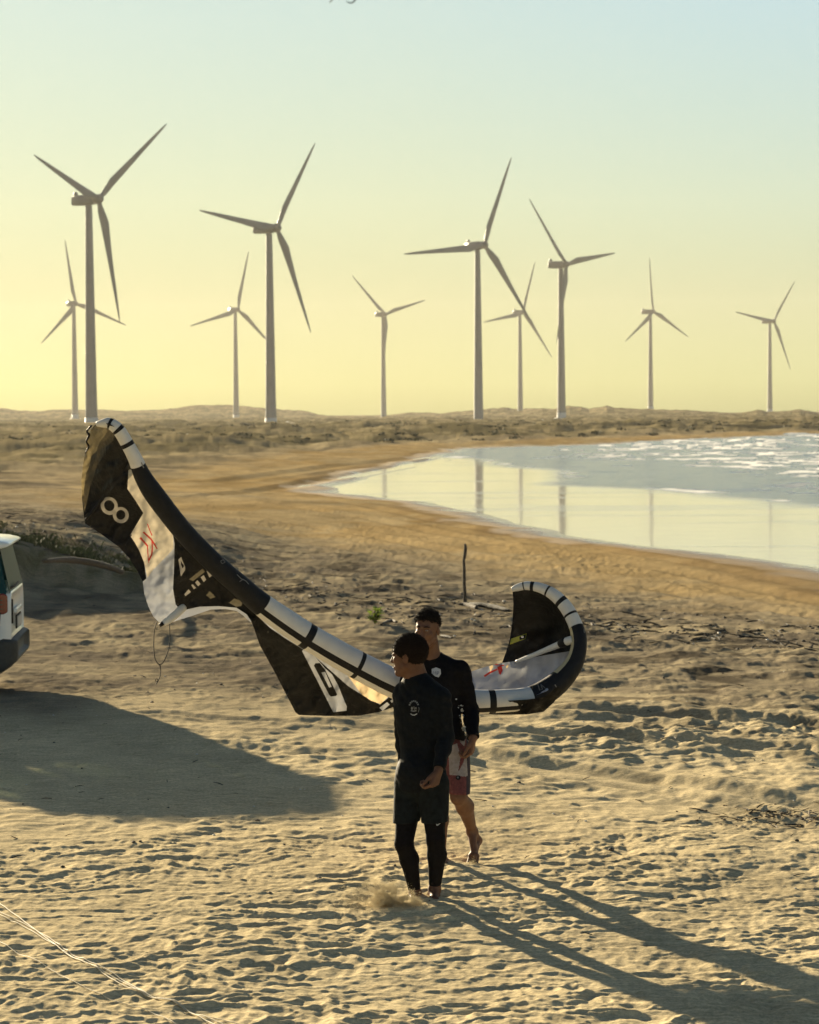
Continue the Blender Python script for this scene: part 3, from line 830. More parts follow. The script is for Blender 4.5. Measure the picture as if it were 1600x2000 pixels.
canA = sheet('canopy_panel', outA, regA, [K_BLACK, K_WHITE, K_TAPE, K_MARK, K_RED, K_DIM, K_WARM, K_EDGE, K_EDGE2], dA, 4.0, kite, .035)
# underside sliver of the next bay behind
dS = tps([(332, 1217, 17.05), (415, 1187, 17.22), (487, 1213, 17.26), (450, 1200, 17.3), (370, 1180, 17.2), (470, 1180, 17.3)])
sheet('canopy_underside', [(330, 1217), (345, 1192), (380, 1178), (430, 1176), (470, 1180), (492, 1208), (490, 1216), (476, 1203), (462, 1193), (440, 1189.5), (412, 1190.5), (375, 1203)], [], [K_WHITE], dS, 6, kite)
dB = tps([(508, 1178, 17.14), (600, 1242, 17.24), (710, 1304, 17.34), (800, 1345, 17.4), (900, 1370, 17.44), (490, 1212, 17.24), (508, 1260, 17.42), (532, 1305, 17.58), (580, 1394, 17.8), (640, 1398, 17.78), (700, 1398, 17.7), (775, 1380, 17.6), (900, 1394, 17.56),
          (560, 1275, 17.40), (600, 1330, 17.62), (620, 1360, 17.74), (680, 1350, 17.6), (545, 1290, 17.52)])
z2 = lambda L: [(460 + x / 4, 1130 + y / 4) for x, y in L]
outB = [(496, 1180), (512, 1175), (555, 1212), (600, 1242), (650, 1272), (710, 1304), (768, 1333), (830, 1357), (885, 1369), (935, 1371), (985, 1369), (1032, 1366), (1062, 1362), (1090, 1340), (1098, 1348), (1082, 1372), (1062, 1390), (1030, 1395.5), (980, 1396), (940, 1395), (890, 1392),
        (820, 1384), (775, 1379), (740, 1391), (700, 1398), (640, 1398.5), (584, 1396.5), (577, 1391), (563, 1364), (548, 1335), (533, 1306), (519, 1281), (507, 1259), (497, 1229), (488, 1206)]
regB = [([(490, 1194), (505, 1205), (527, 1226), (556, 1246), (590, 1267), (618, 1285), (646, 1310), (680, 1340), (707, 1357), (742, 1376), (756, 1365), (770, 1350), (800, 1346), (768, 1334), (710, 1305), (650, 1272), (600, 1242), (555, 1212), (514, 1178)], 1),
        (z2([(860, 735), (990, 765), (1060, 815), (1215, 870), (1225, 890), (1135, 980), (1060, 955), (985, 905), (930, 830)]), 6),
        (z2([(520, 565), (545, 548), (630, 620), (700, 700), (755, 750), (800, 830), (870, 1000), (868, 1032), (765, 1045)]), 1),
        (z2([(613, 680), (625, 662), (660, 660), (700, 712), (795, 905), (785, 918), (745, 922), (730, 905)]), 2),
        (z2([(672, 735), (700, 728), (752, 845), (732, 852)]), 1),
        (stroke([(584, 1394), (640, 1396), (700, 1396), (742, 1388), (760, 1380)], 5), 2),
        (z2([(1125, 1010), (1185, 965), (1205, 985), (1150, 1035)]), 1), (z2([(1210, 955), (1240, 930), (1240, 955), (1222, 972)]), 1),
        (stroke([(499, 1225), (520, 1278), (548, 1330), (576, 1386)], 6), 2)]
K_CREAM = cloth('cream_ripstop_painted_sun', (.50, .42, .29), (.50, .38, .22), .5, 0, .6, .3)  # cream carries the sun highlight on the middle panel in its colour
sheet('canopy_panel', outB, regB, [K_BLACK, K_WHITE, K_TAPE, K_MARK, K_RED, K_DIM, K_CREAM], dB, 4.5, kite, .05)
dR1 = tps([(885, 1369, 17.46), (935, 1360, 17.5), (1032, 1350, 17.56), (1098, 1310, 17.66), (1122, 1280, 17.72), (925, 1310, 17.95), (980, 1296, 18.02), (1005, 1292, 18.05), (1063, 1281, 17.95), (1112, 1272, 17.8), (1020, 1318, 17.95), (960, 1330, 17.8)])
z3 = lambda L: [(860 + x / 5, 1100 + y / 5) for x, y in L]
sheet('canopy_panel', [(870, 1368), (985, 1369), (1032, 1364), (1068, 1350), (1098, 1326), (1120, 1298), (1128, 1272), (1112, 1272), (1063, 1280), (1020, 1288), (1005, 1291.5), (980, 1295), (950, 1302), (925, 1310), (900, 1322), (880, 1345)],
      [(stroke([(946, 1321), (958, 1313), (972, 1307)], 4, 3), 1), (z3([(555, 1010), (600, 1000), (610, 1045), (590, 1090), (575, 1080)]), 1), (stroke([(952, 1296), (985, 1300)], 2), 1),
       (z3([(480, 1010), (510, 990), (520, 1010), (490, 1060)]), 2), (z3([(640, 1010), (665, 985), (665, 1010), (650, 1030)]), 2)],
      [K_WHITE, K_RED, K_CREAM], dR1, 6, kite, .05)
dR2 = tps([(1004, 1152, 17.97), (1052, 1153, 17.94), (1085, 1166, 17.92), (1107, 1190, 17.88), (1128, 1230, 17.8), (1125, 1270, 17.76), (1010, 1294, 18.1), (982, 1292, 18.14), (998, 1240, 18.22), (1003, 1190, 18.12), (1060, 1215, 18.25), (1060, 1284, 18.02)])
sheet('canopy_panel', [(1001, 1151), (1030, 1145), (1058, 1149), (1085, 1164), (1107, 1188), (1123, 1218), (1130, 1245), (1122, 1275), (1060, 1287), (1010, 1296), (981, 1294), (989, 1272), (996, 1248), (1001, 1215), (1003, 1180)],
      [(stroke([(1004, 1160), (1003, 1200), (999, 1235), (990, 1265), (984, 1290)], 7), 1), (z3([(680, 795), (692, 738), (845, 685), (832, 738)]), 2), (z3([(772, 722), (838, 695), (828, 736), (775, 752)]), 1), ([(x, y) for x, y in ell(1020.5, 1244, 2.6, 2.0, 12)], 3), ([(x, y) for x, y in ell(1020.5, 1244, 1.2, .8, 10)], 1)],
      [K_BLACK, K_TAPE, K_YEL, K_WHITE], dR2, 6, kite, .03)
def px_tube(name, pl, m, parent, n=12, seg=6):
    P = smooth_line(pl, seg)
    v, f = tube([at(p[0], p[1], p[3]) for p in P], [p[2] / F * p[3] for p in P], n)
    return link(name, mesh(name, v, f), m, parent)
px_tube('strut', [(1118, 1249, 8, 17.72), (1104, 1254, 8.5, 17.74), (1092, 1259, 7, 17.78), (1060, 1272, 5.2, 17.86), (1030, 1284, 4, 17.94), (1008, 1292, 2.4, 18.0)], K_LEW, kite)
px_tube('strut_sleeve', [(1094, 1258, 8, 17.77), (1100, 1255.5, 9.2, 17.75), (1106, 1253.5, 9.4, 17.73)], K_TAPE, kite)
px_tube('strut', [(357, 1186, 9, 17.1), (345, 1198, 8.5, 17.04), (333, 1208, 8, 17.0), (322, 1216, 6.5, 16.97), (317, 1220, 3, 16.96)], K_LEW, kite)
px_tube('strut', [(258, 904, 5, 16.66), (240, 926, 4, 16.86), (205, 968, 3.5, 17.04), (168, 1015, 2.6, 17.1)], K_TAPE, kite)
px_tube('strut', [(498, 1186, 9, 17.22), (494, 1196, 8, 17.26), (492, 1206, 7, 17.28)], K_TAPE, kite)
px_tube('strut_tip', [(319, 1217, 4.5, 16.95), (312, 1222, 3.6, 16.95)], K_TAPE, kite)
px_tube('tip_loop', [(178, 832, 2.2, 16.9), (170, 842, 1.8, 16.93), (174, 850, 2.4, 16.93), (169, 862, 1.6, 16.95), (173, 872, 2.0, 16.95), (167, 884, 1.2, 16.97)], K_TAPE, kite)
px_tube('bridle_line', [(307, 1214, 1., 16.97), (302, 1230, 1., 16.96), (300.5, 1252, 1., 16.96), (300.7, 1270, 1., 16.96), (303, 1286, 1., 16.96), (307, 1294, 1., 16.96), (312, 1298, 1.2, 16.96), (318.7, 1294, 1., 16.97), (324, 1283.5, 1., 16.98), (329.5, 1268, 1., 17.0), (331.7, 1247.5, 1., 17.02), (331.3, 1214, 1., 17.04)], K_LINE, kite, 6)
px_tube('bridle_tail', [(312, 1297, 1.9, 16.96), (313, 1302, 1.2, 16.96), (314, 1309, .9, 16.96), (313, 1320, .9, 16.96), (309, 1329.5, .9, 16.96), (305, 1336, .8, 16.96)], K_LINE, kite, 6)
px_tube('bridle_ring', [(x, y, .8, 16.96) for x, y in ell(306, 1328.5, 2.4, 2.4, 12)] + [(308.4, 1328.5, .8, 16.96)], K_LINE, kite, 6, 2)
# little tufts of frayed thread and prints on the leading edge
decal('print', stroke([(431, 1096), (436, 1093), (440, 1098), (434, 1101), (431, 1096.5)], 1.3), le_bvh, K_MARK, kite)
decal('print', stroke([(463, 1122), (472, 1131), (480, 1134), (486, 1141)], 1.4), le_bvh, K_MARK, kite)
decal('print', stroke([(468, 1136), (476, 1131)], 1.2), le_bvh, K_MARK, kite)
decal('print', stroke([(276, 903), (281, 914)], 2.2), le_bvh, K_MARK, kite)
decal('print', stroke([(1051, 1337), (1054, 1348), (1060, 1346), (1057, 1338)], 1.6), le_bvh, K_MARK, kite)
decal('print', stroke([(1056, 1336), (1066, 1345)], 1.2), le_bvh, K_MARK, kite)
decal('print', stroke([(1084, 1337), (1087, 1342)], 1.6), le_bvh, K_MARK, kite)
decal('print', stroke([(1141, 1228), (1141.5, 1236)], 1.6), le_bvh, K_MARK, kite)

# ------------------------------------------------------------ people
def smin(a, b, k):
    h = np.clip(.5 + .5 * (b - a) / k, 0, 1)
    return b + (a - b) * h - k * h * (1 - h)
class Field:
    def __init__(s, lo, hi, vox):
        s.lo = np.array(lo); s.vox = vox
        s.n = np.ceil((np.array(hi) - s.lo) / vox).astype(int) + 1
        s.D = np.full(tuple(s.n), 1.0, np.float32)
    def block(s, lo, hi):
        a = np.maximum(np.floor((np.array(lo) - s.lo) / s.vox).astype(int), 0)
        b = np.minimum(np.ceil((np.array(hi) - s.lo) / s.vox).astype(int) + 1, s.n)
        if (b <= a).any(): return None
        ax = [s.lo[i] + s.vox * np.arange(a[i], b[i], dtype=np.float32) for i in range(3)]
        return (slice(a[0], b[0]), slice(a[1], b[1]), slice(a[2], b[2])), np.meshgrid(*ax, indexing='ij', sparse=True)
    def cap(s, p, q, r1, r2=None, k=.02, sub=False):
        r2 = r1 if r2 is None else r2; p = np.array(p, float); q = np.array(q, float); m = max(r1, r2) + 2 * k + 3 * s.vox
        B = s.block(np.minimum(p, q) - m, np.maximum(p, q) + m)
        if B is None: return
        sl_, (X, Y, Z) = B; d = q - p; L = max((d * d).sum(), 1e-9)
        t = np.clip(((X - p[0]) * d[0] + (Y - p[1]) * d[1] + (Z - p[2]) * d[2]) / L, 0, 1)
        e = np.sqrt((X - p[0] - t * d[0]) ** 2 + (Y - p[1] - t * d[1]) ** 2 + (Z - p[2] - t * d[2]) ** 2) - (r1 + (r2 - r1) * t)
        s.D[sl_] = -smin(-s.D[sl_], e, k) if sub else smin(s.D[sl_], e, k)
    def ell(s, c, r, R=None, k=.02, sub=False):
        c = np.array(c, float); r = np.array(r, float); m = r.max() + 2 * k + 3 * s.vox
        B = s.block(c - m, c + m)
        if B is None: return
        sl_, (X, Y, Z) = B; X = X - c[0]; Y = Y - c[1]; Z = Z - c[2]
        if R is None: u, v, w = X, Y, Z
        else:
            u = X * R[0][0] + Y * R[0][1] + Z * R[0][2]; v = X * R[1][0] + Y * R[1][1] + Z * R[1][2]; w = X * R[2][0] + Y * R[2][1] + Z * R[2][2]
        k0 = np.sqrt((u / r[0]) ** 2 + (v / r[1]) ** 2 + (w / r[2]) ** 2); k1 = np.sqrt((u / r[0] ** 2) ** 2 + (v / r[1] ** 2) ** 2 + (w / r[2] ** 2) ** 2) + 1e-9
        e = k0 * (k0 - 1) / k1
        s.D[sl_] = -smin(-s.D[sl_], e, k) if sub else smin(s.D[sl_], e, k)
    def grid(s):
        return np.meshgrid(*[s.lo[i] + s.vox * np.arange(s.n[i], dtype=np.float32) for i in range(3)], indexing='ij', sparse=True)
    def clip(s, n, p):
        """keep the side n points to"""
        X, Y, Z = s.grid()
        s.D = np.maximum(s.D, -((X - p[0]) * n[0] + (Y - p[1]) * n[1] + (Z - p[2]) * n[2])).astype(np.float32)
    def noise(s, amp, f, st=(1, 1, 1), seed=0):
        I = np.argwhere(np.abs(s.D) < .035); t = tuple(I.T); P = I * s.vox + s.lo; X, Y, Z = P.T
        s.D[t] += (amp * (perlin((X * st[0] + Z * st[2] * .6) * f, (Y * st[1] - Z * st[2] * .8) * f, seed) + perlin((X * st[0] - Y * st[1] * .7) * f, Z * st[2] * f, seed + 5))).astype(np.float32)
    def mesh(s, name, smooth=1):
        D = s.D
        D[0] = D[-1] = 1; D[:, 0] = D[:, -1] = 1; D[:, :, 0] = D[:, :, -1] = 1
        neg = D < 0
        cs = np.zeros(tuple(s.n - 1), np.int8)
        for i in (0, 1):
            for j in (0, 1):
                for k in (0, 1):
                    cs += neg[i:s.n[0] - 1 + i, j:s.n[1] - 1 + j, k:s.n[2] - 1 + k]
        act = (cs > 0) & (cs < 8)
        ijk = np.argwhere(act); idm = -np.ones(act.shape, np.int32); idm[act] = np.arange(len(ijk))
        acc = np.zeros((len(ijk), 3)); cnt = np.zeros(len(ijk))
        for ax in range(3):
            o = [a for a in range(3) if a != ax]
            for u in (0, 1):
                for v in (0, 1):
                    p0 = ijk.copy(); p0[:, o[0]] += u; p0[:, o[1]] += v; p1 = p0.copy(); p1[:, ax] += 1
                    d0 = D[tuple(p0.T)]; d1 = D[tuple(p1.T)]; m = (d0 < 0) != (d1 < 0)
                    t = np.where(m, d0 / np.where(m, d0 - d1, 1), 0)
                    pt = p0.astype(float); pt[:, ax] += t
                    acc[m] += pt[m]; cnt[m] += 1
        V = acc / cnt[:, None] * s.vox + s.lo
        F_ = []
        for ax in range(3):
            o = [a for a in range(3) if a != ax]
            sh = [slice(None)] * 3; sh2 = [slice(None)] * 3; sh[ax] = slice(0, -1); sh2[ax] = slice(1, None)
            a = neg[tuple(sh)]; b = neg[tuple(sh2)]
            e = np.argwhere(a != b); 
            e = e[(e[:, o[0]] > 0) & (e[:, o[1]] > 0) & (e[:, o[0]] < s.n[o[0]] - 1) & (e[:, o[1]] < s.n[o[1]] - 1)]
            inn = a[tuple(e.T)]
            q = []
            for du, dv in ((-1, -1), (0, -1), (0, 0), (-1, 0)):
                c = e.copy(); c[:, o[0]] += du; c[:, o[1]] += dv; q.append(idm[tuple(c.T)])
            q = np.stack(q, 1)
            flip = inn if ax != 1 else ~inn
            q[~flip] = q[~flip][:, ::-1]
            F_.append(q)
        Q = np.concatenate(F_); Q = Q[(Q >= 0).all(1)]
        for _ in range(smooth):
            S = np.zeros_like(V); c = np.zeros(len(V))
            for a_, b_ in ((0, 1), (1, 2), (2, 3), (3, 0)):
                np.add.at(S, Q[:, a_], V[Q[:, b_]]); np.add.at(S, Q[:, b_], V[Q[:, a_]]); np.add.at(c, Q[:, a_], 1); np.add.at(c, Q[:, b_], 1)
            V = V * .45 + (S / np.maximum(c, 1)[:, None]) * .55
        me = bpy.data.meshes.new(name)
        me.vertices.add(len(V)); me.vertices.foreach_set('co', V.astype(np.float32).ravel())
        me.loops.add(Q.size); me.loops.foreach_set('vertex_index', Q.ravel().astype(np.int32))
        me.polygons.add(len(Q)); me.polygons.foreach_set('loop_start', np.arange(0, Q.size, 4, dtype=np.int32)); me.polygons.foreach_set('loop_total', np.full(len(Q), 4, dtype=np.int32))
        me.update(); me.validate()
        return me
def bvh_of(o):
    bm = bmesh.new(); bm.from_mesh(o.data); b = BVHTree.FromBMesh(bm); bm.free(); return b

def frame(fwd, up=(0, 0, 1)):
    f = Vector(fwd).normalized(); u = Vector(up); u = (u - f * u.dot(f)).normalized(); l = u.cross(f)   # l = person's left
    return l, f, u
def head(F_, c, fwd, up, s=1.0):
    """head, face, ears in the head's own frame"""
    l, f, u = frame(fwd, up); R = (tuple(l), tuple(f), tuple(u)); c = Vector(c)
    P = lambda x, y, z: c + (l * x + f * y + u * z) * s
    E = lambda x, y, z, r, k=.02, sub=False: F_.ell(P(x, y, z), [q * s for q in r], R, k * s, sub)
    C = lambda a, b, r1, r2, k=.012, sub=False: F_.cap(P(*a), P(*b), r1 * s, r2 * s, k * s, sub)
    E(0, -.012, .030, (.075, .095, .088)); E(0, .030, -.040, (.056, .060, .078), .03); E(0, .070, -.096, (.024, .018, .018), .025)
    for q in (-1, 1):
        C((q * .056, .005, -.055), (q * .02, .065, -.098), .016, .014, .02)
        E(q * .038, .066, -.018, (.022, .016, .018), .02)
        C((q * .008, .083, .034), (q * .040, .072, .034), .010, .008, .012)
        E(q * .031, .094, .013, (.016, .012, .011), .006, True); E(q * .031, .078, .012, (.012, .011, .011), .004)
        C((q * .018, .086, .014), (q * .044, .074, .012), .0035, .003, .003)
        E(q * .012, .096, -.032, (.009, .010, .007), .006)
        E(q * .077, -.008, -.006, (.008, .019, .032), .006); E(q * .086, -.004, -.004, (.004, .010, .018), .004, True)
    C((0, .084, .020), (0, .106, -.026), .007, .0115, .010)
    C((-.020, .086, -.062), (.020, .086, -.062), .0055, .0055, .006); C((-.016, .086, -.073), (.016, .086, -.073), .0065, .0065, .006)
    C((-.024, .095, -.0672), (.024, .095, -.0672), .003, .003, .002, True)
    return P, R
def hair_field(F_, c, fwd, up, s, grow, amp, freq, slope=.84, z0=.004, side=0.0):
    l, f, u = frame(fwd, up); R = (tuple(l), tuple(f), tuple(u)); c = Vector(c); P = lambda x, y, z: c + (l * x + f * y + u * z) * s
    F_.ell(P(0, -.012, .032), [(.077 + grow * .7 - side) * s, (.096 + grow * .8) * s, (.088 + grow) * s], R, .01)
    F_.noise(amp, freq, seed=40); F_.noise(amp * .6, freq * 2.1, seed=60)
    n = (u - f * slope).normalized(); q0 = P(0, 0, z0); X, Y, Z = F_.grid()
    pl = -((X - q0.x) * n.x + (Y - q0.y) * n.y + (Z - q0.z) * n.z) + .006 * perlin(X * 70 + Z * 30, Y * 70 - Z * 40, 91)
    F_.D = np.maximum(F_.D, pl).astype(np.float32)
    F_.clip(-f, P(0, .078, 0))
def hand(F_, w, d, n, t, s=1.0, curl=(35, 45, 30), spread=.2, thumb=25):
    """w wrist, d towards the fingers, n out of the palm, t towards the thumb side"""
    w, d, n, t = Vector(w), Vector(d).normalized(), Vector(n).normalized(), Vector(t).normalized()
    kn = []
    for i, (o, L) in enumerate(((.030, .088), (.010, .092), (-.010, .088), (-.029, .080))):
        k_ = w + (d * L + t * o) * s; kn.append(k_)
        F_.cap(w + (d * .012 + t * o * .6) * s, k_, .016 * s, .0115 * s, .010)
    for i, (a, b, c_) in enumerate(((.042, .026, .021), (.046, .029, .022), (.043, .027, .021), (.034, .021, .018))):
        p = kn[i]; dd = (d + t * ((1.5 - i) * .10 * spread)).normalized(); ang = 0; r = (.0092, .0094, .0090, .0080)[i] * s
        for L, cu in ((a, curl[0]), (b, curl[1]), (c_, curl[2])):
            ang += math.radians(cu + i * 4); v = dd * math.cos(ang) + n * math.sin(ang); q = p + v * L * s
            F_.cap(p, q, r, r * .9, .0035); p = q; r *= .93
    p = w + (d * .022 + t * .026 + n * .006) * s; v = (d * .75 + t * .62 + n * .25).normalized()
    q = p + v * .042 * s; F_.cap(p, q, .0145 * s, .011 * s, .010); v2 = (d * .9 + t * .2 + n * .35).normalized(); r_ = q + v2 * .032 * s; F_.cap(q, r_, .0105 * s, .009 * s, .004)
    F_.cap(r_, r_ + (d * .8 + n * .45).normalized() * .022 * s, .009 * s, .0075 * s, .004)
def foot(F_, ank, heel, ball, toe, side, s=1.0):
    """side: unit vector towards the big toe"""
    ank, heel, ball, toe, side = map(Vector, (ank, heel, ball, toe, side))
    F_.cap(ank, heel, .032 * s, .029 * s, .03); F_.cap(heel, ball, .026 * s, .020 * s, .03)
    F_.cap(ank + (ball - ank) * .1, ball, .034 * s, .017 * s, .03)
    F_.cap(ball + side * .024 * s, ball - side * .026 * s, .018 * s, .014 * s, .02)
    for i in range(5):
        o = side * (.026 - i * .0145) * s; L = (1, .98, .90, .80, .68)[i]; r = (.0125, .0088, .0084, .008, .0076)[i] * s
        a = ball + o + (toe - ball) * .1; b = ball + o * 1.12 + (toe - ball) * L
        F_.cap(a, b, r, r * .92, .005)

def J(px, py, Y): return at(px, py, Y)
SKIN_A = noisy(mat('dark_brown_skin', (.13, .062, .036), .6, Specular_IOR_Level=.25), 25, .18, .15, 200, dist=.002)
SKIN_B = noisy(mat('brown_skin', (.155, .078, .047), .6, Specular_IOR_Level=.25), 25, .15, .15, 200, dist=.002)
HAIR = noisy(mat('black_curly_hair', (.008, .006, .005), .8, Specular_IOR_Level=.15), 90, .5, .9, 260, dist=.004)
HAIR_A = noisy(mat('dark_cropped_hair', (.012, .007, .005), .85, Specular_IOR_Level=.12), 120, .5, .9, 320, dist=.003)
SHIRT = noisy(mat('black_lycra', (.006, .008, .011), .75, Specular_IOR_Level=.07), 40, .35, .35, 60, dist=.006)
SHIRT_B = noisy(mat('black_rash_vest', (.005, .005, .007), .75, Specular_IOR_Level=.07), 40, .35, .35, 60, dist=.006)
SHORT_A = noisy(mat('dark_board_shorts', (.010, .013, .014), .85, Specular_IOR_Level=.1), 30, .4, .4, 50, dist=.008)
LEGG = noisy(mat('black_leggings', (.008, .007, .008), .85, Specular_IOR_Level=.08), 60, .3, .3, 90, dist=.004)
PRINT = mat('light_print', (.50, .52, .55), .7)
PRINT_DIM = mat('grey_print', (.16, .17, .18), .7)
PRINT_BLUE = mat('blue_print', (.03, .06, .15), .7)
VOX = .0042

def front_man():
    root = empty('person', onz(824, 1762, 0.0))
    tag(root, 'nearer man in black top, dark shorts and black leggings, head turned away left', 'person', 'men carrying the kite')
    f = Vector((-.6, -.8, 0)); L = Vector((.8, -.6, 0)); up = Vector((0, 0, 1))
    hf = Vector((-.90, .36, -.06)); hc = J(799, 1281, 15.72); hs = 1.13
    pel = J(822, 1522, 15.72); wai = J(823, 1455, 15.74); che = J(824, 1385, 15.74); neck = J(812, 1322, 15.74)
    sL = J(863, 1363, 15.60); eL = J(871, 1440, 15.62); wL = J(856, 1506, 15.44)
    sR = J(786, 1356, 15.86); eR = J(787, 1432, 15.98); wR = J(792, 1500, 15.92)
    hL = J(846, 1542, 15.66); kL = J(851, 1640, 15.60); aL = J(849, 1737, 15.70)
    hR = J(802, 1542, 15.78); kR = J(789, 1648, 15.64); aR = J(811, 1744, 15.74)
    lo = Vector((-.30, 15.15, -.10)); hi = Vector((.50, 16.35, 1.95))
    B = Field(lo, hi, VOX)
    def torso(F_, g=0.0):
        fr = (tuple(L), tuple(f), tuple(up))
        F_.ell(che + up * .02, (.165 + g, .112 + g, .17 + g), fr, .04); F_.ell(che - up * .12, (.150 + g, .105 + g, .15), fr, .05)
        F_.ell(wai, (.140 + g, .105 + g, .16), fr, .05); F_.ell(pel + up * .03, (.160 + g, .122 + g, .13), fr, .05)
        F_.cap(neck - up * .02, sL.lerp(neck, .15), .052 + g, .044 + g, .05); F_.cap(neck - up * .02, sR.lerp(neck, .25), .052 + g, .052 + g, .05)
    def arms(F_, g=0.0):
        for s_, e_, w_ in ((sL, eL, wL), (sR, eR, wR)):
            F_.cap(s_, e_, .054 + g, .043 + g, .035); F_.cap(e_, e_.lerp(w_, .35), .043 + g, .041 + g, .02); F_.cap(e_.lerp(w_, .35), w_, .041 + g, .029 + g, .02)
    def legs(F_, g=0.0):
        for h_, k_, a_ in ((hL, kL, aL), (hR, kR, aR)):
            F_.cap(h_, k_, .088 + g, .055 + g, .04)
            c_ = k_.lerp(a_, .32) - f * .018; F_.cap(k_, c_, .054 + g, .056 + g, .02); F_.cap(c_, a_, .056 + g, .033 + g, .025)
    torso(B); arms(B); legs(B)
    B.cap(neck - up * .05, hc - Vector((hf.x, hf.y, 0)) * .03 - up * .05, .060, .056, .03)
    B.cap(neck - up * .02 + Vector((.05, 0, 0)), hc + Vector((.045, 0, -.05)), .035, .045, .03)
    head(B, hc, hf, (0.03, 0, 1), hs)
    dl = (J(842, 1541, 15.34) - wL); hand(B, wL, J(845, 1541, 15.38) - wL, Vector((-.85, .45, .1)), f + up * .1, 1.12, (58, 62, 45), .35)
    hand(B, wR, J(795, 1545, 15.92) - wR, -L, f, 1.0, (25, 30, 20))
    zt = 0.0
    foot(B, aL, J(851, 1754, 15.79), J(848, 1757, 15.60), J(846, 1764, 15.52), -L)
    foot(B, aR, J(815, 1757, 15.80), J(805, 1766, 15.62), J(799, 1772, 15.54), L)
    body = link('body', B.mesh('body', 1), SKIN_A, root)
    Hh = Field(hc - Vector((.22, .22, .2)), hc + Vector((.22, .22, .24)), .0032); hair_field(Hh, hc, hf, (0.03, 0, 1), hs, .012, .0028, 80, .62, -.016)
    link('hair', fuzz(Hh.mesh('hair', 1), 2600, .006, .0011, 3, .6), HAIR_A, root)
    face_bits(root, body, hc, hf, (0.03, 0, 1), hs, HAIR_A)
    S = Field(lo, hi, VOX); torso(S, .013); S.cap(pel - up * .03, pel + up * .05, .135, .145, .06); S.ell(che - up * .02 + L * .0, (.18, .128, .22), (tuple(L), tuple(f), tuple(up)), .05)
    S.noise(.0055, 6, (1, 1, .6), 11)
    arms(S, .010); S.noise(.0034, 15, (1, 1, 1.5), 13)
    S.cap(neck + up * .055, neck + up * .30, .072, .10, .008, True)
    S.D = np.maximum(S.D, _cuff(S, eL, wL, .93)); S.D = np.maximum(S.D, _cuff(S, eR, wR, .93))
    S.clip((.03, 0, 1), pel - up * .075)
    shirt = link('long_sleeved_top', S.mesh('long_sleeved_top', 1), SHIRT, root)
    T = Field(lo, hi, VOX); T.ell(pel, (.180, .135, .15), (tuple(L), tuple(f), tuple(up)), .05)
    for h_, k_, xx in ((hL, kL, 1), (hR, kR, -1)): T.cap(h_ + up * .03, h_.lerp(k_, .85), .108, .083, .03)
    T.noise(.004, 8, (1, 1, .4), 21)
    T.clip((0, 0, -1), pel + up * .10); T.clip((-.06, 0, 1), J(820, 1603, 15.7))
    link('shorts', T.mesh('shorts', 1), SHORT_A, root)
    G = Field(lo, hi, VOX); legs(G, .0045); G.clip((0, 0, -1), pel - up * .06)
    G.D = np.maximum(G.D, _cuff(G, kL, aL, .90)); G.D = np.maximum(G.D, _cuff(G, kR, aR, .96))
    lg = link('leggings', G.mesh('leggings', 1), LEGG, root)
    b = bvh_of(shirt); cx, cy = 808.5, 1383
    for k in range(7):
        a0 = math.radians(198 + k * 21); decal('chest_print', stroke([(cx + 9.2 * math.cos(a0 + q), cy - 1 + 12.8 * math.sin(a0 + q)) for q in (0, .09, .18, .26)], 3.2), b, PRINT_DIM, shirt, .003, 1.2)
    decal('chest_print', stroke([(cx - 6.5, cy + 11), (cx - 3, cy + 13.4), (cx + 1, cy + 13.8), (cx + 6.5, cy + 11)], 1.5), b, PRINT, shirt, .003, 1.2)
    decal('chest_print', stroke([(cx + 9.5, cy - 2), (cx + 10.3, cy + 2), (cx + 8.6, cy + 8.5)], .9), b, PRINT_DIM, shirt, .003, 1.2)
    decal('chest_print', stroke([(cx - 6, cy + 5), (cx, cy + 6.2), (cx + 5, cy + 4.8)], 2.2), b, PRINT_DIM, shirt, .003, 1.2)
    decal('chest_print', ell(cx - 3.8, cy + .5, 2.0, 3.2, 10), b, PRINT_DIM, shirt, .003, 1.2)
    decal('chest_print', stroke([(cx, cy - 3), (cx + 1, cy + 3)], 1.4), b, PRINT_DIM, shirt, .003, 1.2)
    decal('chest_print', ell(cx + 4, cy + .3, 1.2, 2.6, 10), b, PRINT_DIM, shirt, .003, 1.2)
    b = bvh_of(lg)
    decal('tick_mark', [(852, 1608.5), (852.2, 1611.5), (853.6, 1613), (856, 1612), (863, 1606.4), (856, 1609.6), (853.6, 1610.2)], b, PRINT, lg, .003, 1.2)
def fuzz(me, n, L, r, seed, curl=1.0):
    """short curled hairs standing on the hair surface, joined into its mesh"""
    rn = random.Random(seed); me.calc_loop_triangles(); V = [tuple(v.co) for v in me.vertices]; Fc = [tuple(p.vertices) for p in me.polygons]
    N = [(p.center.copy(), p.normal.copy()) for p in me.polygons]
    for _ in range(n):
        c, nn = rn.choice(N); t = Vector((rn.gauss(0, 1), rn.gauss(0, 1), rn.gauss(0, 1))); t = (t - nn * t.dot(nn)).normalized(); l = L * rn.uniform(.6, 1.3)
        v, f = tube([c - nn * .002, c + nn * l * .5 + t * l * .3 * curl, c + nn * l * .85 + t * l * .9 * curl, c + nn * l * .6 + t * l * 1.3 * curl], [r, r, r * .9, r * .5], 4)
        o = len(V); V += [tuple(q) for q in v]; Fc += [tuple(i + o for i in q) for q in f]
    return mesh('hair', V, Fc)
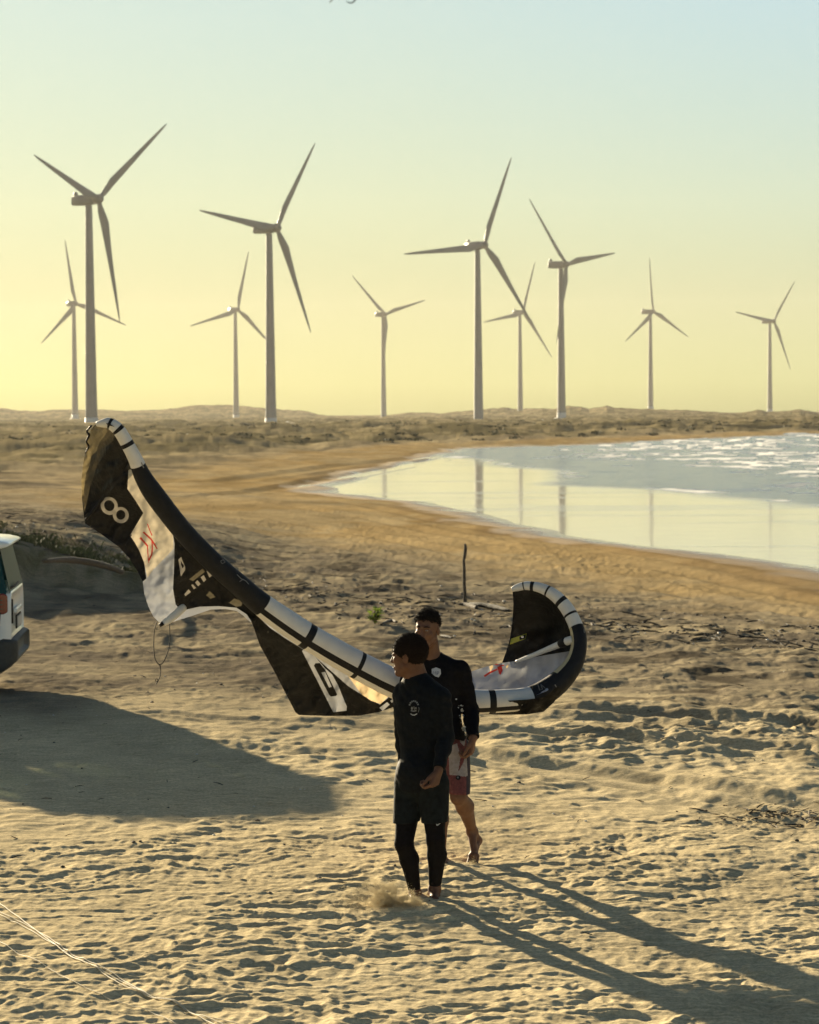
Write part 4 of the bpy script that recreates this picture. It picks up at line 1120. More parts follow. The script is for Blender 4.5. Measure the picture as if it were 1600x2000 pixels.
def _cuff(S, a, w, t):
    X, Y, Z = S.grid(); a = Vector(a); w = Vector(w); d = (w - a); L2 = d.length; d = d / L2
    s_ = (X - a.x) * d.x + (Y - a.y) * d.y + (Z - a.z) * d.z
    r = np.sqrt(np.maximum((X - a.x) ** 2 + (Y - a.y) ** 2 + (Z - a.z) ** 2 - s_ ** 2, 0))
    c = s_ - L2 * t
    # only affects points close to the limb line beyond the cuff
    return np.where((r < .085) & (s_ < L2 * 1.9), c, -1.0).astype(np.float32)
def face_bits(root, body, c, fwd, up, s, hairm):
    """eyebrows, eyes and lips set on the face"""
    l, f, u = frame(fwd, up); c = Vector(c); P = lambda x, y, z: c + (l * x + f * y + u * z) * s
    white = mat('eye_white', (.35, .30, .26), .4); iris = mat('dark_iris', (.01, .006, .004), .3); lipm = mat('lip_skin', (.10, .035, .028), .6)
    for q in (-1, 1):
        v, g_ = tube([P(q * .012, .095, .034), P(q * .024, .094, .038), P(q * .038, .085, .037), P(q * .050, .070, .030)], [.002 * s, .0042 * s, .0036 * s, .0015 * s], 8)
        link('eyebrow', mesh('eyebrow', v, g_), hairm, root)
        v, g_ = tube([P(q * .020, .0885, .0115), P(q * .031, .0905, .0125), P(q * .042, .084, .012)], [.001 * s, .0035 * s, .001 * s], 8)
        e = link('eye', mesh('eye', v, g_), white, root)
        v, g_ = tube([P(q * .031, .0915, .0125), P(q * .031, .0948, .0125)], [.0034 * s, .0030 * s], 10); link('iris', mesh('iris', v, g_), iris, e)
    v, g_ = tube([P(-.023, .089, -.0672), P(-.010, .0975, -.063), P(0, .0985, -.065), P(.010, .0975, -.063), P(.023, .089, -.0672)], [.001 * s, .0034 * s, .003 * s, .0034 * s, .001 * s], 8)
    link('lips', mesh('lips', v, g_), lipm, root)
front_man()

def rear_man():
    root = empty('person', onz(885, 1690, 0.0))
    tag(root, 'farther man facing us in black top, red and white shorts and bare legs', 'person', 'men carrying the kite')
    f = Vector((-.25, -.97, 0)).normalized(); L = Vector((.97, -.25, 0)).normalized(); up = Vector((0, 0, 1))
    hf = Vector((-.38, -.92, -.10)); hc = J(834.5, 1230, 16.98); hs = 1.05
    pel = J(868, 1462, 17.06); wai = J(862, 1405, 17.06); che = J(854, 1335, 17.06); neck = J(846, 1282, 17.06)
    sL = J(901, 1309, 17.02); eL = J(920, 1388, 17.05); wL = J(924, 1441, 16.86)
    sR = J(803, 1306, 17.12); eR = J(790, 1372, 17.22); wR = J(828, 1392, 17.14)
    hL = J(890, 1468, 17.04); kL = J(896, 1556, 16.86); aL = J(922, 1622, 17.12)
    hR = J(846, 1468, 17.10); kR = J(852, 1572, 16.92); aR = J(861, 1668, 16.98)
    lo = Vector((-.25, 16.45, -.10)); hi = Vector((.68, 17.65, 2.0))
    fr = (tuple(L), tuple(f), tuple(up))
    B = Field(lo, hi, VOX)
    def torso(F_, g=0.0):
        F_.ell(che + up * .02, (.168 + g, .115 + g, .17 + g), fr, .04); F_.ell(che - up * .12, (.150 + g, .105 + g, .15), fr, .05)
        F_.ell(wai, (.138 + g, .105 + g, .16), fr, .05); F_.ell(pel + up * .03, (.155 + g, .120 + g, .12), fr, .05)
        F_.cap(neck - up * .035, sL.lerp(neck, .12) - up * .012, .050 + g, .050 + g, .05); F_.cap(neck - up * .035, sR.lerp(neck, .12) - up * .01, .050 + g, .050 + g, .05)
    def arms(F_, g=0.0):
        for s_, e_, w_ in ((sL, eL, wL), (sR, eR, wR)):
            F_.cap(s_, e_, .056 + g, .045 + g, .035); F_.cap(e_, e_.lerp(w_, .35), .045 + g, .043 + g, .02); F_.cap(e_.lerp(w_, .35), w_, .043 + g, .032 + g, .02)
    torso(B); arms(B)
    for h_, k_, a_ in ((hL, kL, aL), (hR, kR, aR)):
        B.cap(h_, k_, .086, .058, .04)
        c_ = k_.lerp(a_, .30) - f * .022 + Vector((.010, 0, 0)); B.cap(k_, c_, .056, .060, .02); B.cap(c_, a_, .060, .034, .03)
    B.ell(kL + f * .03, (.035, .03, .045), fr, .03)
    B.cap(neck - up * .06, hc - Vector((hf.x, hf.y, 0)) * .03 - up * .05, .064, .058, .03)
    head(B, hc, hf, (0.05, 0, 1), hs)
    hand(B, wL, J(920, 1490, 16.84) - wL, Vector((-.95, .25, 0)), f, 1.15, (50, 55, 35), .25)
    hand(B, wR, J(850, 1380, 17.1) - wR, Vector((.1, .9, -.3)), Vector((0, .1, 1)), 1.0, (50, 55, 30))
    foot(B, aL, J(933, 1642, 17.16), J(926, 1672, 16.98), J(921, 1692, 16.92), -L, 1.02)
    foot(B, aR, J(868, 1683, 17.06), J(866, 1688, 16.9), J(864, 1694, 16.8), L)
    body = link('body', B.mesh('body', 1), SKIN_B, root)
    face_bits(root, body, hc, hf, (0.05, 0, 1), hs, HAIR)
    Hh = Field(hc - Vector((.22, .22, .2)), hc + Vector((.22, .22, .24)), .0032); hair_field(Hh, hc, hf, (0.05, 0, 1), hs, .013, .0070, 42, .50, .050, .012)
    link('hair', fuzz(Hh.mesh('hair', 1), 1500, .013, .0022, 5, 1.0), HAIR, root)
    S = Field(lo, hi, VOX); torso(S, .012); S.cap(pel - up * .0, pel + up * .08, .140, .145, .06); S.noise(.0055, 6, (1, 1, .6), 31)
    arms(S, .010); S.noise(.0034, 15, (1, 1, 1.5), 33)
    cn = J(846, 1262, 17.0); S.cap(cn + f * .02, cn + up * .35, .078, .10, .010, True)
    S.D = np.maximum(S.D, _cuff(S, eL, wL, 1.0)); S.D = np.maximum(S.D, _cuff(S, eR, wR, .95))
    S.clip((.35, 0, 1), J(880, 1438, 17.0))
    shirt = link('long_sleeved_top', S.mesh('long_sleeved_top', 1), SHIRT_B, root)
    T = Field(lo, hi, VOX); T.ell(pel, (.172, .132, .13), fr, .05)
    for h_, k_ in ((hL, kL), (hR, kR)): T.cap(h_ + up * .02, h_.lerp(k_, .95), .104, .080, .03)
    T.noise(.004, 8, (1, 1, .4), 41)
    T.clip((0, 0, -1), pel + up * .10); T.clip((.05, 0, 1), J(895, 1544, 17.0))
    me = T.mesh('board_shorts', 1)
    red = noisy(mat('faded_red_cotton', (.15, .038, .036), .8), 60, .35, .3, 60); wht = noisy(mat('off_white_cotton', (.34, .285, .255), .8), 40, .2, .3, 60); drk = mat('dark_waist_cord', (.03, .02, .03), .8)
    sh_ = link('board_shorts', me, [red, wht, drk], root)
    RI = RM.transposed(); mi = []
    polys = [[(876, 1458), (893, 1452), (900, 1478), (895, 1508), (905, 1490), (911, 1470), (914, 1515), (910, 1517), (878, 1513)], [(895, 1430), (912, 1428), (907, 1458), (899, 1450)], [(840, 1450), (862, 1450), (866, 1500), (842, 1508)]]
    for p in me.polygons:
        c = p.center; q = RI @ (c - Vector((0, 0, CAM_H))); px = 800 - q.x / q.z * F; py = 1000 + q.y / q.z * F
        mi.append(1 if any(inside_poly((px, py), pl) for pl in polys) else (2 if px > 911 else 0))
    me.polygons.foreach_set('material_index', mi)
    b = bvh_of(sh_)
    decal('round_badge', ell(895, 1519, 5, 4.6, 16), b, K_TAPE, sh_, .003, 2); decal('round_badge', ell(894.5, 1518.5, 2, 1.8, 12), b, PRINT_DIM, sh_, .005, 1)
    b = bvh_of(shirt)
    hx = [(852, 1303.5), (860.5, 1307), (861.5, 1316), (857, 1323), (850, 1321), (843.5, 1315.5), (843.5, 1306.5)]
    decal('chest_badge', hx, b, PRINT, shirt, .003, 2)
    for pl, w_ in (([(845.6, 1317), (846.6, 1311), (849, 1315), (851, 1311), (851.8, 1317.4)], 1.1), ([(854, 1318.5), (854, 1311.3), (857.4, 1312), (857, 1314.8), (854.4, 1315.2)], 1.1)):
        decal('lettering', stroke(pl, w_), b, PRINT_BLUE, shirt, .006, 1)
    rnd = random.Random(4)
    for k in range(26):
        t = rnd.random(); x = 896 + 14 * t + rnd.uniform(-6, 4); y = 1366 + 72 * t + rnd.uniform(-7, 7); r = rnd.uniform(.6, 2.4)
        decal('sleeve_print', ell(x, y, r, r * rnd.uniform(.7, 1.6), 7, rnd.random() * 3), b, PRINT if rnd.random() < .6 else PRINT_DIM, shirt, .003, 2)
rear_man()

# ------------------------------------------------------------ car: white SUV, only its tail end is in view
def build_car():
    th = math.radians(4.0); Y0 = 27.35
    ca = Vector((math.cos(th), math.sin(th), 0)); cb = Vector((-math.sin(th), math.cos(th), 0))      # towards the tail, towards the far side
    org = at(60, 1257, Y0 + .5); org = Vector((org.x, Y0, 0))
    org.x = (60 - 800) / F * (Y0 + .5) - .10
    zg = -.03
    def P(x, y, z): return org + ca * x + cb * y + Vector((0, 0, z + zg))      # x<=0 forwards from the rear bumper, y 0..1.8 across
    root = empty('parked_car', P(-2.1, .9, 0))
    tag(root, 'white sport utility vehicle parked at the left edge, only its tail showing', 'car')
    paint = mat('white_car_paint', (.80, .84, .86), .28, Coat_Weight=.6, Coat_Roughness=.08); noisy(paint, 3, .05)
    plast = noisy(mat('grey_black_bumper_plastic', (.035, .038, .038), .6), 30, .2, .2, 150)
    dark = mat('black_rubber_seal', (.012, .012, .012), .7); rubber = noisy(mat('tyre_rubber', (.02, .02, .02), .85), 20, .2)
    alloy = mat('alloy_wheel', (.45, .45, .46), .35, Metallic=.8); lampm = noisy(mat('red_tail_lamp_plastic', (.16, .012, .014), .2, Coat_Weight=.5), 40, .3)
    trim = mat('interior_trim', (.05, .05, .055), .8)
    g = bpy.data.materials.new('tinted_glass'); g.use_nodes = True; nt = g.node_tree; b = nt.nodes['Principled BSDF']; b.inputs['Base Color'].default_value = (.01, .02, .022, 1); b.inputs['Roughness'].default_value = .05
    tr = nt.nodes.new('ShaderNodeBsdfTransparent'); tr.inputs['Color'].default_value = (.52, .60, .57, 1); mx = nt.nodes.new('ShaderNodeMixShader'); mx.inputs[0].default_value = .66
    nt.links.new(b.outputs[0], mx.inputs[1]); nt.links.new(tr.outputs[0], mx.inputs[2]); nt.links.new(mx.outputs[0], nt.nodes['Material Output'].inputs['Surface'])
    Wd = 1.80
    pg = mat('privacy_glass', (.020, .070, .080), .35, Specular_IOR_Level=.03)
    nt = pg.node_tree; tr = nt.nodes.new('ShaderNodeBsdfTransparent'); tr.inputs['Color'].default_value = (.35, .60, .58, 1); mx = nt.nodes.new('ShaderNodeMixShader'); mx.inputs[0].default_value = .14
    nt.links.new(nt.nodes['Principled BSDF'].outputs[0], mx.inputs[1]); nt.links.new(tr.outputs[0], mx.inputs[2]); nt.links.new(mx.outputs[0], nt.nodes['Material Output'].inputs['Surface'])
    def sect(x, zb, zt, inset, rnd=.10, crown=0.0, n=8):
        """rounded rectangular section across the car"""
        a, c = inset, Wd - inset; pts = []
        hh = (zt - zb)
        for (cx, cz, s0) in ((c - rnd, zt - rnd, 0), (a + rnd, zt - rnd, 90), (a + rnd * .6, zb + rnd * .6, 180), (c - rnd * .6, zb + rnd * .6, 270)):
            r_ = rnd if s0 in (0, 90) else rnd * .6
            for i in range(n):
                t = math.radians(s0 + 90 * i / (n - 1)); pts.append(P(x, cx + r_ * math.cos(t), cz + r_ * math.sin(t) + crown * (1 - ((cx + r_ * math.cos(t) - Wd / 2) / (Wd / 2)) ** 2)))
        return pts
    # lower body from tail to nose
    st = [(-.10, .70, 1.10, .16, .14), (-.07, .66, 1.17, .12, .14), (-.075, .60, 1.20, .085, .13), (-.14, .52, 1.22, .055, .13), (-.30, .46, 1.24, .025, .14), (-.55, .42, 1.23, .008, .14), (-1.2, .38, 1.20, .0, .13), (-2.3, .38, 1.14, .0, .12), (-3.0, .38, 1.10, .0, .12), (-3.5, .42, 1.06, .02, .14), (-3.95, .48, .98, .08, .16), (-4.13, .52, .88, .2, .14), (-4.18, .58, .80, .32, .1)]
    v, f = rings([sect(x, zb, zt, ins, r) for x, zb, zt, ins, r in st], 32)
    body = link('body', mesh('body', v, f), paint, root)
    # crease, badge, latch recess on the tailgate side
    def box(name, x0, x1, y0, y1, z0, z1, m, par, bev=.01):
        bm = bmesh.new(); bmesh.ops.create_cube(bm, size=1)
        for q in bm.verts: q.co = P(x0 + (x1 - x0) * (q.co.x + .5), y0 + (y1 - y0) * (q.co.y + .5), z0 + (z1 - z0) * (q.co.z + .5))
        if bev: bmesh.ops.bevel(bm, geom=bm.edges[:], offset=bev, segments=2, affect='EDGES')
        me = bpy.data.meshes.new(name); bm.to_mesh(me); bm.free(); return link(name, me, m, par, False)
    # roof with rear spoiler
    st = [(-.085, 1.715, 1.735, .20, .012), (-.12, 1.70, 1.750, .16, .02), (-.22, 1.675, 1.775, .13, .045), (-.5, 1.665, 1.795, .12, .06), (-1.0, 1.665, 1.805, .12, .06), (-1.9, 1.655, 1.80, .13, .06), (-2.45, 1.60, 1.74, .15, .05)]
    v, f = rings([sect(x, zb, zt, ins, r, .03) for x, zb, zt, ins, r in st], 32); link('roof', mesh('roof', v, f), paint, root)
    def prism(name, quad, thick, m, par):
        """plate from a quad in car coordinates, thickened"""
        q = [P(*c) for c in quad]; n = (q[1] - q[0]).cross(q[2] - q[0]).normalized() * thick
        vs = q + [p + n for p in q]; k = len(q)
        fs = [tuple(range(k))[::-1], tuple(range(k, 2 * k))] + [(i, (i + 1) % k, k + (i + 1) % k, k + i) for i in range(k)]
        return link(name, mesh(name, vs, fs), m, par, False)
    for y, yr, sg in ((.035, .145, 1), (Wd - .035, Wd - .145, -1)):
        # side glass set and pillars:  belt at z=1.22, roof at z=1.68
        zb, zt = 1.205, 1.68
        def sq(x0, x1, dx=0.0): return [(x0, y, zb), (x1, y, zb), (x1 + dx, yr, zt), (x0 + dx, yr, zt)]
        prism('rear_quarter_window', [(-.60, y, zb - .01), (-.13, y + sg * .03, zb - .05), (-.115, y + sg * .05, zb), (-.215, yr + sg * .03, zt + .02), (-.62, yr, zt)], .006 * sg, pg, root)
        prism('pillar', [(-.68, y, zb), (-.60, y, zb), (-.62, yr, zt), (-.70, yr, zt)], .03 * sg, dark, root)
        prism('side_window', [(-1.45, y, zb), (-.69, y, zb), (-.71, yr, zt), (-1.45, yr, zt)], .006 * sg, g, root)
        prism('pillar', [(-1.53, y, zb), (-1.44, y, zb), (-1.44, yr, zt), (-1.53, yr, zt)], .04 * sg, dark, root)
        prism('side_window', [(-2.55, y, zb - .03), (-1.54, y, zb), (-1.54, yr, zt), (-2.25, yr, zt - .02)], .006 * sg, g, root)
        prism('pillar', [(-3.05, y, zb - .08), (-2.92, y, zb - .07), (-2.30, yr, zt - .02), (-2.42, yr, zt - .04)], .05 * sg, paint, root)
        prism('roof_rail', [(-2.0, yr + sg * .03, 1.80), (-.6, yr + sg * .03, 1.80), (-.6, yr + sg * .03, 1.83), (-2.0, yr + sg * .03, 1.83)], .03 * sg, dark, root)
        # tail lamp wrapping the corner
        colm = [(-.50, .008), (-.40, .018), (-.30, .025), (-.22, .040), (-.15, .056), (-.115, .068)]; vs = []; n_ = len(colm)
        for z0, z1, o_ in ((.955, 1.19, .004), (.97, 1.175, .016)):
            for i, (x_, in_) in enumerate(colm):
                cr = .03 if i in (0, n_ - 1) else 0
                for z_ in (z0 + cr * .6, z1 - cr * .6):
                    yy = in_ - o_; vs.append(P(x_ + (.01 if o_ > .01 and i == n_ - 1 else 0), yy if sg > 0 else Wd - yy, z_))
        m_ = 2 * n_; fs = []
        for i in range(n_ - 1):
            q = 2 * i; fs += [(m_ + q, m_ + q + 2, m_ + q + 3, m_ + q + 1), (q, q + 2, m_ + q + 2, m_ + q), (q + 1, m_ + q + 1, m_ + q + 3, q + 3)]
        fs += [(0, m_, m_ + 1, 1), (m_ - 2, m_ - 1, 2 * m_ - 1, 2 * m_ - 2)]
        lamp = link('tail_lamp', mesh('tail_lamp', vs, fs), lampm, root, False)
        for k in range(3): prism('lamp_rib', [(-.30, y - sg * .032, 1.01 + .05 * k), (-.16, y - sg * .006, 1.01 + .05 * k), (-.16, y - sg * .006, 1.022 + .05 * k), (-.30, y - sg * .032, 1.022 + .05 * k)], -.004 * sg, dark, lamp)
        for xw in (-.82, -3.38):
            cyl = []
            for (r, yy) in ((.20, .02), (.30, .0), (.345, .03), (.345, .20), (.30, .24)):
                cyl.append([P(xw + r * math.cos(a), (yy if sg > 0 else Wd - yy), .345 + r * math.sin(a)) for a in [2 * math.pi * j / 32 for j in range(32)]])
            v, f = rings(cyl, 32); w = link('wheel', mesh('wheel', v, f), rubber, root)
            v, f = rings([[P(xw + r * math.cos(a), (yy if sg > 0 else Wd - yy), .345 + r * math.sin(a)) for a in [2 * math.pi * j / 32 for j in range(32)]] for r, yy in ((.05, -.002), (.10, .012), (.19, .012), (.21, -.004), (.215, .03))], 32)
            link('rim', mesh('rim', v, f), alloy, w)
        for xw in (-.82, -3.38):
            arch = [P(xw + r * math.cos(a), y - sg * (.045 if r > .36 else .0), .345 + r * math.sin(a)) for r in (.36, .44) for a in [math.pi * j / 16 for j in range(17)]]
            link('wheel_arch', mesh('wheel_arch', arch, [(i, i + 1, 18 + i, 17 + i) for i in range(16)]), plast, root)
    prism('rear_window', [(-.085, .10, 1.19), (-.085, 1.70, 1.19), (-.20, 1.62, 1.70), (-.20, .18, 1.70)], .006, pg, root)
    prism('windscreen', [(-3.0, .08, 1.13), (-3.0, 1.72, 1.13), (-2.36, 1.62, 1.66), (-2.36, .18, 1.66)], -.006, g, root)
    # bumper
    st = [(-.055, .48, .66, .30, .05), (-.02, .46, .655, .22, .05), (-.0, .45, .64, .16, .06), (-.02, .41, .655, .10, .06), (-.07, .37, .67, .05, .06), (-.16, .31, .68, .015, .05), (-.30, .265, .62, -.006, .05), (-.48, .24, .54, -.01, .04), (-.52, .26, .50, .0, .04)]
    v, f = rings([sect(x, zb, zt, ins, r) for x, zb, zt, ins, r in st], 32); bump = link('rear_bumper', mesh('rear_bumper', v, f), plast, root)
    st = [(-.10, .33, .45, .30, .05), (-.20, .27, .42, .16, .05), (-.36, .22, .36, .05, .05), (-.58, .20, .32, .03, .04)]
    v, f = rings([sect(x, zb, zt, ins, r) for x, zb, zt, ins, r in st], 32); link('skid_plate', mesh('skid_plate', v, f), plast, root)
    for y in (.10, 1.60): prism('reflector', [(-.045, y, .44), (-.03, y + .10, .44), (-.03, y + .10, .52), (-.045, y, .52)], .012, lampm, bump)
    prism('panel_gap', [(-.215, -.002, .70), (-.208, -.002, .70), (-.178, .004, .98), (-.185, .004, .98)], -.012, dark, body)
    box('tailgate_handle', -.085, -.045, .55, 1.25, .93, .98, paint, root)
    box('number_plate_recess', -.072, -.055, .62, 1.18, .74, .90, dark, root, .004)
    box('number_plate', -.056, -.045, .65, 1.15, .76, .88, mat('plain_grey_plate', (.5, .5, .5), .5), root, .003)
    v, f = tube([P(-.10, .22, 1.235), P(-.06, .5, 1.25), P(-.055, .85, 1.27)], .012, 8); link('rear_wiper', mesh('rear_wiper', v, f), dark, root)
    box('rear_side_trim', -.12, -.055, .14, .20, .84, 1.12, dark, root, .006)
    # seats seen through the glass
    for x in (-1.0, -1.95):
        for y in (.25, .95): box('seat_back', x - .12, x + .04, y, y + .5, .6, 1.32, trim, root, .04); 
        for y in (.38, 1.08): box('head_rest', x - .09, x + .0, y, y + .24, 1.36, 1.54, trim, root, .03)
build_car()

# ------------------------------------------------------------ small things on the sand
rnd = random.Random(11)
WOOD = noisy(mat('weathered_wood', (.085, .068, .050), .9), 30, .3, .5, 90)
DARKW = noisy(mat('dark_drift_wood', (.030, .026, .022), .9), 30, .3, .5, 90)
LEAF = cloth('green_leaf', (.10, .15, .035), (.18, .25, .04), .5, 0, .5, .4, .1)
DRYLEAF = noisy(mat('dry_leaf', (.13, .09, .05), .8), 30, .3)
SHELL = mat('bleached_shell', (.70, .66, .58), .6)
CORD = mat('white_kite_cord', (.62, .55, .40), .6, Specular_IOR_Level=.1)
GRASS = noisy(mat('dune_grass', (.085, .095, .030), .8), 3, .4)

def ground_pt(px, py, dz=0.0):
    z = 0.0
    for _ in range(3):
        p = onz(px, py, z); z = tz(p.x, p.y)
    p = onz(px, py, z); p.z = z + dz; return p

# upright stick
g = ground_pt(909, 1183); Y = g.y
pts = [(909, 1186, 4.2), (908.5, 1165, 3.6), (907, 1140, 3.2), (907, 1115, 3.0), (906, 1095, 2.7), (908.5, 1082, 3.3), (909.5, 1070, 3.2), (908.5, 1062, 2.0)]
P = [at(a, b, Y) for a, b, _ in pts]; v, f = tube(P, [r / F * Y for _, _, r in pts], 10)
stick = link('wooden_stake', mesh('wooden_stake', v, f), WOOD); tag(stick, 'thin crooked wooden stake standing upright in the sand behind the men', 'stake')
# driftwood at its foot
def log(name, label, cat, pts, m):
    P = []
    for a, b, r in pts:
        q = ground_pt(a, b); P.append((q + Vector((0, 0, r * .55)), r))
    P2 = [np.array([*p, r]) for p, r in P]; S = smooth_line(P2, 5)
    v, f = tube([s[:3] for s in S], [s[3] * (1 + .07 * math.sin(i * 2.3)) for i, s in enumerate(S)], 9)
    o = link(name, mesh(name, v, f), m); tag(o, label, cat); return o
log('driftwood', 'dark driftwood log lying right of the foot of the upright stake', 'driftwood', [(918, 1181, .03), (935, 1184, .05), (955, 1187, .055), (975, 1190, .045), (1000, 1195, .02)], DARKW)
log('driftwood', 'pale broken driftwood piece against the foot of the upright stake', 'driftwood', [(896, 1181, .02), (908, 1184, .05), (922, 1187, .05), (932, 1189, .03)], WOOD)
log('driftwood', 'short dark stick lying on sand right of the farther man', 'driftwood', [(862, 1242, .012), (872, 1244, .02), (884, 1247, .012)], DARKW)
log('driftwood', 'curved dry branch lying beside the small green plant', 'driftwood', [(745, 1221, .02), (755, 1217, .03), (765, 1214, .03), (775, 1216, .02)], WOOD)
log('driftwood', 'long fallen log half buried along the sand bank on the left', 'driftwood', [(85, 1098, .03), (130, 1097, .055), (180, 1103, .06), (220, 1113, .055), (238, 1120, .05)], WOOD)

# green plant
def leaf_mesh(bm, c, d, up, L, W):
    d = d.normalized(); s = d.cross(up).normalized(); n = s.cross(d); vs = []
    for t, w in ((0, .08), (.25, .75), (.5, 1), (.78, .7), (1, .05)):
        m = c + d * (L * t) - n * (L * .25 * t * t)
        vs.append((bm.verts.new(m - s * W * w * .5 + n * W * .12 * w), bm.verts.new(m), bm.verts.new(m + s * W * w * .5 + n * W * .12 * w)))
    for a, b in zip(vs, vs[1:]):
        bm.faces.new((a[0], a[1], b[1], b[0])); bm.faces.new((a[1], a[2], b[2], b[1]))
def plant(px, py, label, n, H, Lf, m, cat='plant', name='beach_plant'):
    b0 = ground_pt(px, py); root = empty(name, b0); tag(root, label, cat)
    bm = bmesh.new(); sv, sf = [], []
    for k in range(n):
        a = rnd.uniform(0, 6.28); tip = b0 + Vector((math.cos(a) * H * .55 * rnd.random(), math.sin(a) * H * .4 * rnd.random(), H * rnd.uniform(.35, 1)))
        v, f = tube([b0, b0.lerp(tip, .5) + Vector((0, 0, H * .08)), tip], [.008, .006, .004], 6); o_ = len(sv); sv += v; sf += [tuple(i + o_ for i in q) for q in f]
        for j in range(5):
            aa = a + rnd.uniform(-1.6, 1.6); leaf_mesh(bm, b0.lerp(tip, .35 + .13 * j), Vector((math.cos(aa), math.sin(aa), rnd.uniform(.0, .9))), Vector((0, 0, 1)), Lf * rnd.uniform(.6, 1.1), Lf * .62)
    link('stem', mesh('stem', sv, sf), WOOD, root); me = bpy.data.meshes.new('leaves'); bm.to_mesh(me); bm.free(); link('leaves', me, m, root)
plant(733, 1219, 'small bright green leafy plant growing in the sand behind the kite', 12, .30, .15, LEAF)

# cords lying on the sand, lower left
def cord(name, pts, label, r=.0027):
    S = smooth_line([(a, b) for a, b in pts], 60)
    P = [onz(float(q[0]), float(q[1]), .01) for q in S]
    z = terrain(np.array([p.x for p in P]), np.array([p.y for p in P]))
    zm = np.array([z[max(0, i - 5):i + 6].max() for i in range(len(z))])
    zm = np.convolve(np.pad(zm, 6, 'edge'), np.ones(13) / 13, 'valid') + .004
    v, f = tube([Vector((p.x, p.y, float(h))) for p, h in list(zip(P, zm))[::3]], r, 7); o = link(name, mesh(name, v, f), CORD); tag(o, label, 'cord', 'white cords on the sand')
cord('white_cord', [(-30, 1744), (0, 1765), (60, 1808), (130, 1862), (190, 1895), (250, 1930), (330, 1962), (400, 1985), (480, 2012)], 'white cord across the sand at lower left, topmost of the four')
cord('white_cord', [(-30, 1760), (0, 1780), (45, 1802), (90, 1828), (125, 1852), (160, 1874), (230, 1908), (300, 1950), (370, 1975), (440, 2008)], 'white cord in the sand lying just under the topmost cord')
cord('white_cord', [(-30, 1768), (0, 1786), (45, 1808), (88, 1834), (122, 1855), (162, 1880), (232, 1914), (290, 1946), (350, 1966), (425, 2010)], 'white cord on the sand twisted close along the second cord')
cord('white_cord', [(-30, 1818), (0, 1839), (50, 1868), (95, 1892), (150, 1922), (215, 1952), (290, 1978), (350, 2010)], 'white cord across the sand at lower left, lowest of the four', .0021)

# litter of sticks, shells and pebbles along the drift line (uncountable)
def scatter(name, n, pos, kinds, cat):
    XY = []; 
    for _ in range(n):
        px, py = pos(); p = onz(px, py, -.15); XY.append((p.x, p.y))
    A = np.array(XY); Z = terrain(A[:, 0], A[:, 1]); vs, fs, mi = [], [], []
    for (x, y), z in zip(XY, Z):
        mk, kind, s0, s1 = rnd.choices(kinds, [k[4] for k in kinds])[0][:4]
        s_ = s0 * (s1 / s0) ** rnd.random(); a = rnd.uniform(0, math.pi); o = len(vs)
        if kind == 'stick':
            d = Vector((math.cos(a), math.sin(a), rnd.uniform(-.05, .25))) * s_; c = Vector((x, y, z + .006)); m_ = c + Vector((rnd.uniform(-.1, .1) * s_, rnd.uniform(-.1, .1) * s_, .03 * s_))
            v, f = tube([c - d * .5, m_, c + d * .5], [s_ * .035, s_ * .045, s_ * .02], 5)
        else:
            bm = bmesh.new(); bmesh.ops.create_icosphere(bm, subdivisions=1, radius=s_ * .5)
            fl = rnd.uniform(.35, .7)
            for q in bm.verts: q.co = Vector((q.co.x * rnd.uniform(.8, 1.2) * math.cos(a) - q.co.y * math.sin(a), q.co.x * math.sin(a) * 1.2 + q.co.y * math.cos(a), q.co.z * fl + s_ * .12)) + Vector((x, y, z))
            bm.verts.index_update(); v = [q.co.copy() for q in bm.verts]; f = [tuple(w.index for w in t.verts) for t in bm.faces]; bm.free()
        vs += v; fs += [tuple(i + o for i in q) for q in f]; mi += [mk] * len(f)
    me = mesh(name, vs, fs); ob = link(name, me, [DARKW, WOOD, SHELL, DRYLEAF], None, False); me.polygons.foreach_set('material_index', mi)
    tag(ob, kind='stuff'); return ob
def band_pos():
    while True:
        x = rnd.uniform(-80, 1700); c = 1075 + .075 * max(x - 300, 0); y = rnd.gauss(c + 30, 24)
        if y > 1040 and y < 1240: return x, y
scatter('drift_line_litter', 1700, band_pos, [(0, 'stick', .06, .40, 3), (1, 'stick', .06, .4, 5), (0, 'rock', .02, .09, 2), (2, 'rock', .02, .07, 1.0), (1, 'rock', .02, .09, 4)], 'debris')
scatter('beach_litter', 500, lambda: (rnd.uniform(-50, 1700), rnd.triangular(1130, 1900, 1180)), [(0, 'stick', .03, .12, 3), (2, 'rock', .012, .03, 1.4), (1, 'rock', .012, .05, 3), (3, 'stick', .03, .10, 2)], 'debris')
scatter('twig_patch', 260, lambda: (1480 + rnd.gauss(60, 75), 1632 + rnd.gauss(0, 12)), [(0, 'stick', .03, .14, 3), (3, 'stick', .03, .12, 3), (3, 'rock', .01, .03, 3)], 'debris')
def leaf(px, py, label, L, m=DRYLEAF):
    c = ground_pt(px, py, .012); bm = bmesh.new(); leaf_mesh(bm, c, Vector((1, .3, .25)), Vector((0, 0, 1)), L, L * .3)
    me = bpy.data.meshes.new('fallen_leaf'); bm.to_mesh(me); bm.free(); o = link('fallen_leaf', me, m); tag(o, label, 'leaf')
leaf(1438, 1673, 'curled dry leaf on rippled sand at the lower right', .09)
leaf(1262, 1694, 'small dark leaf on open sand right of the bare footed man', .05)

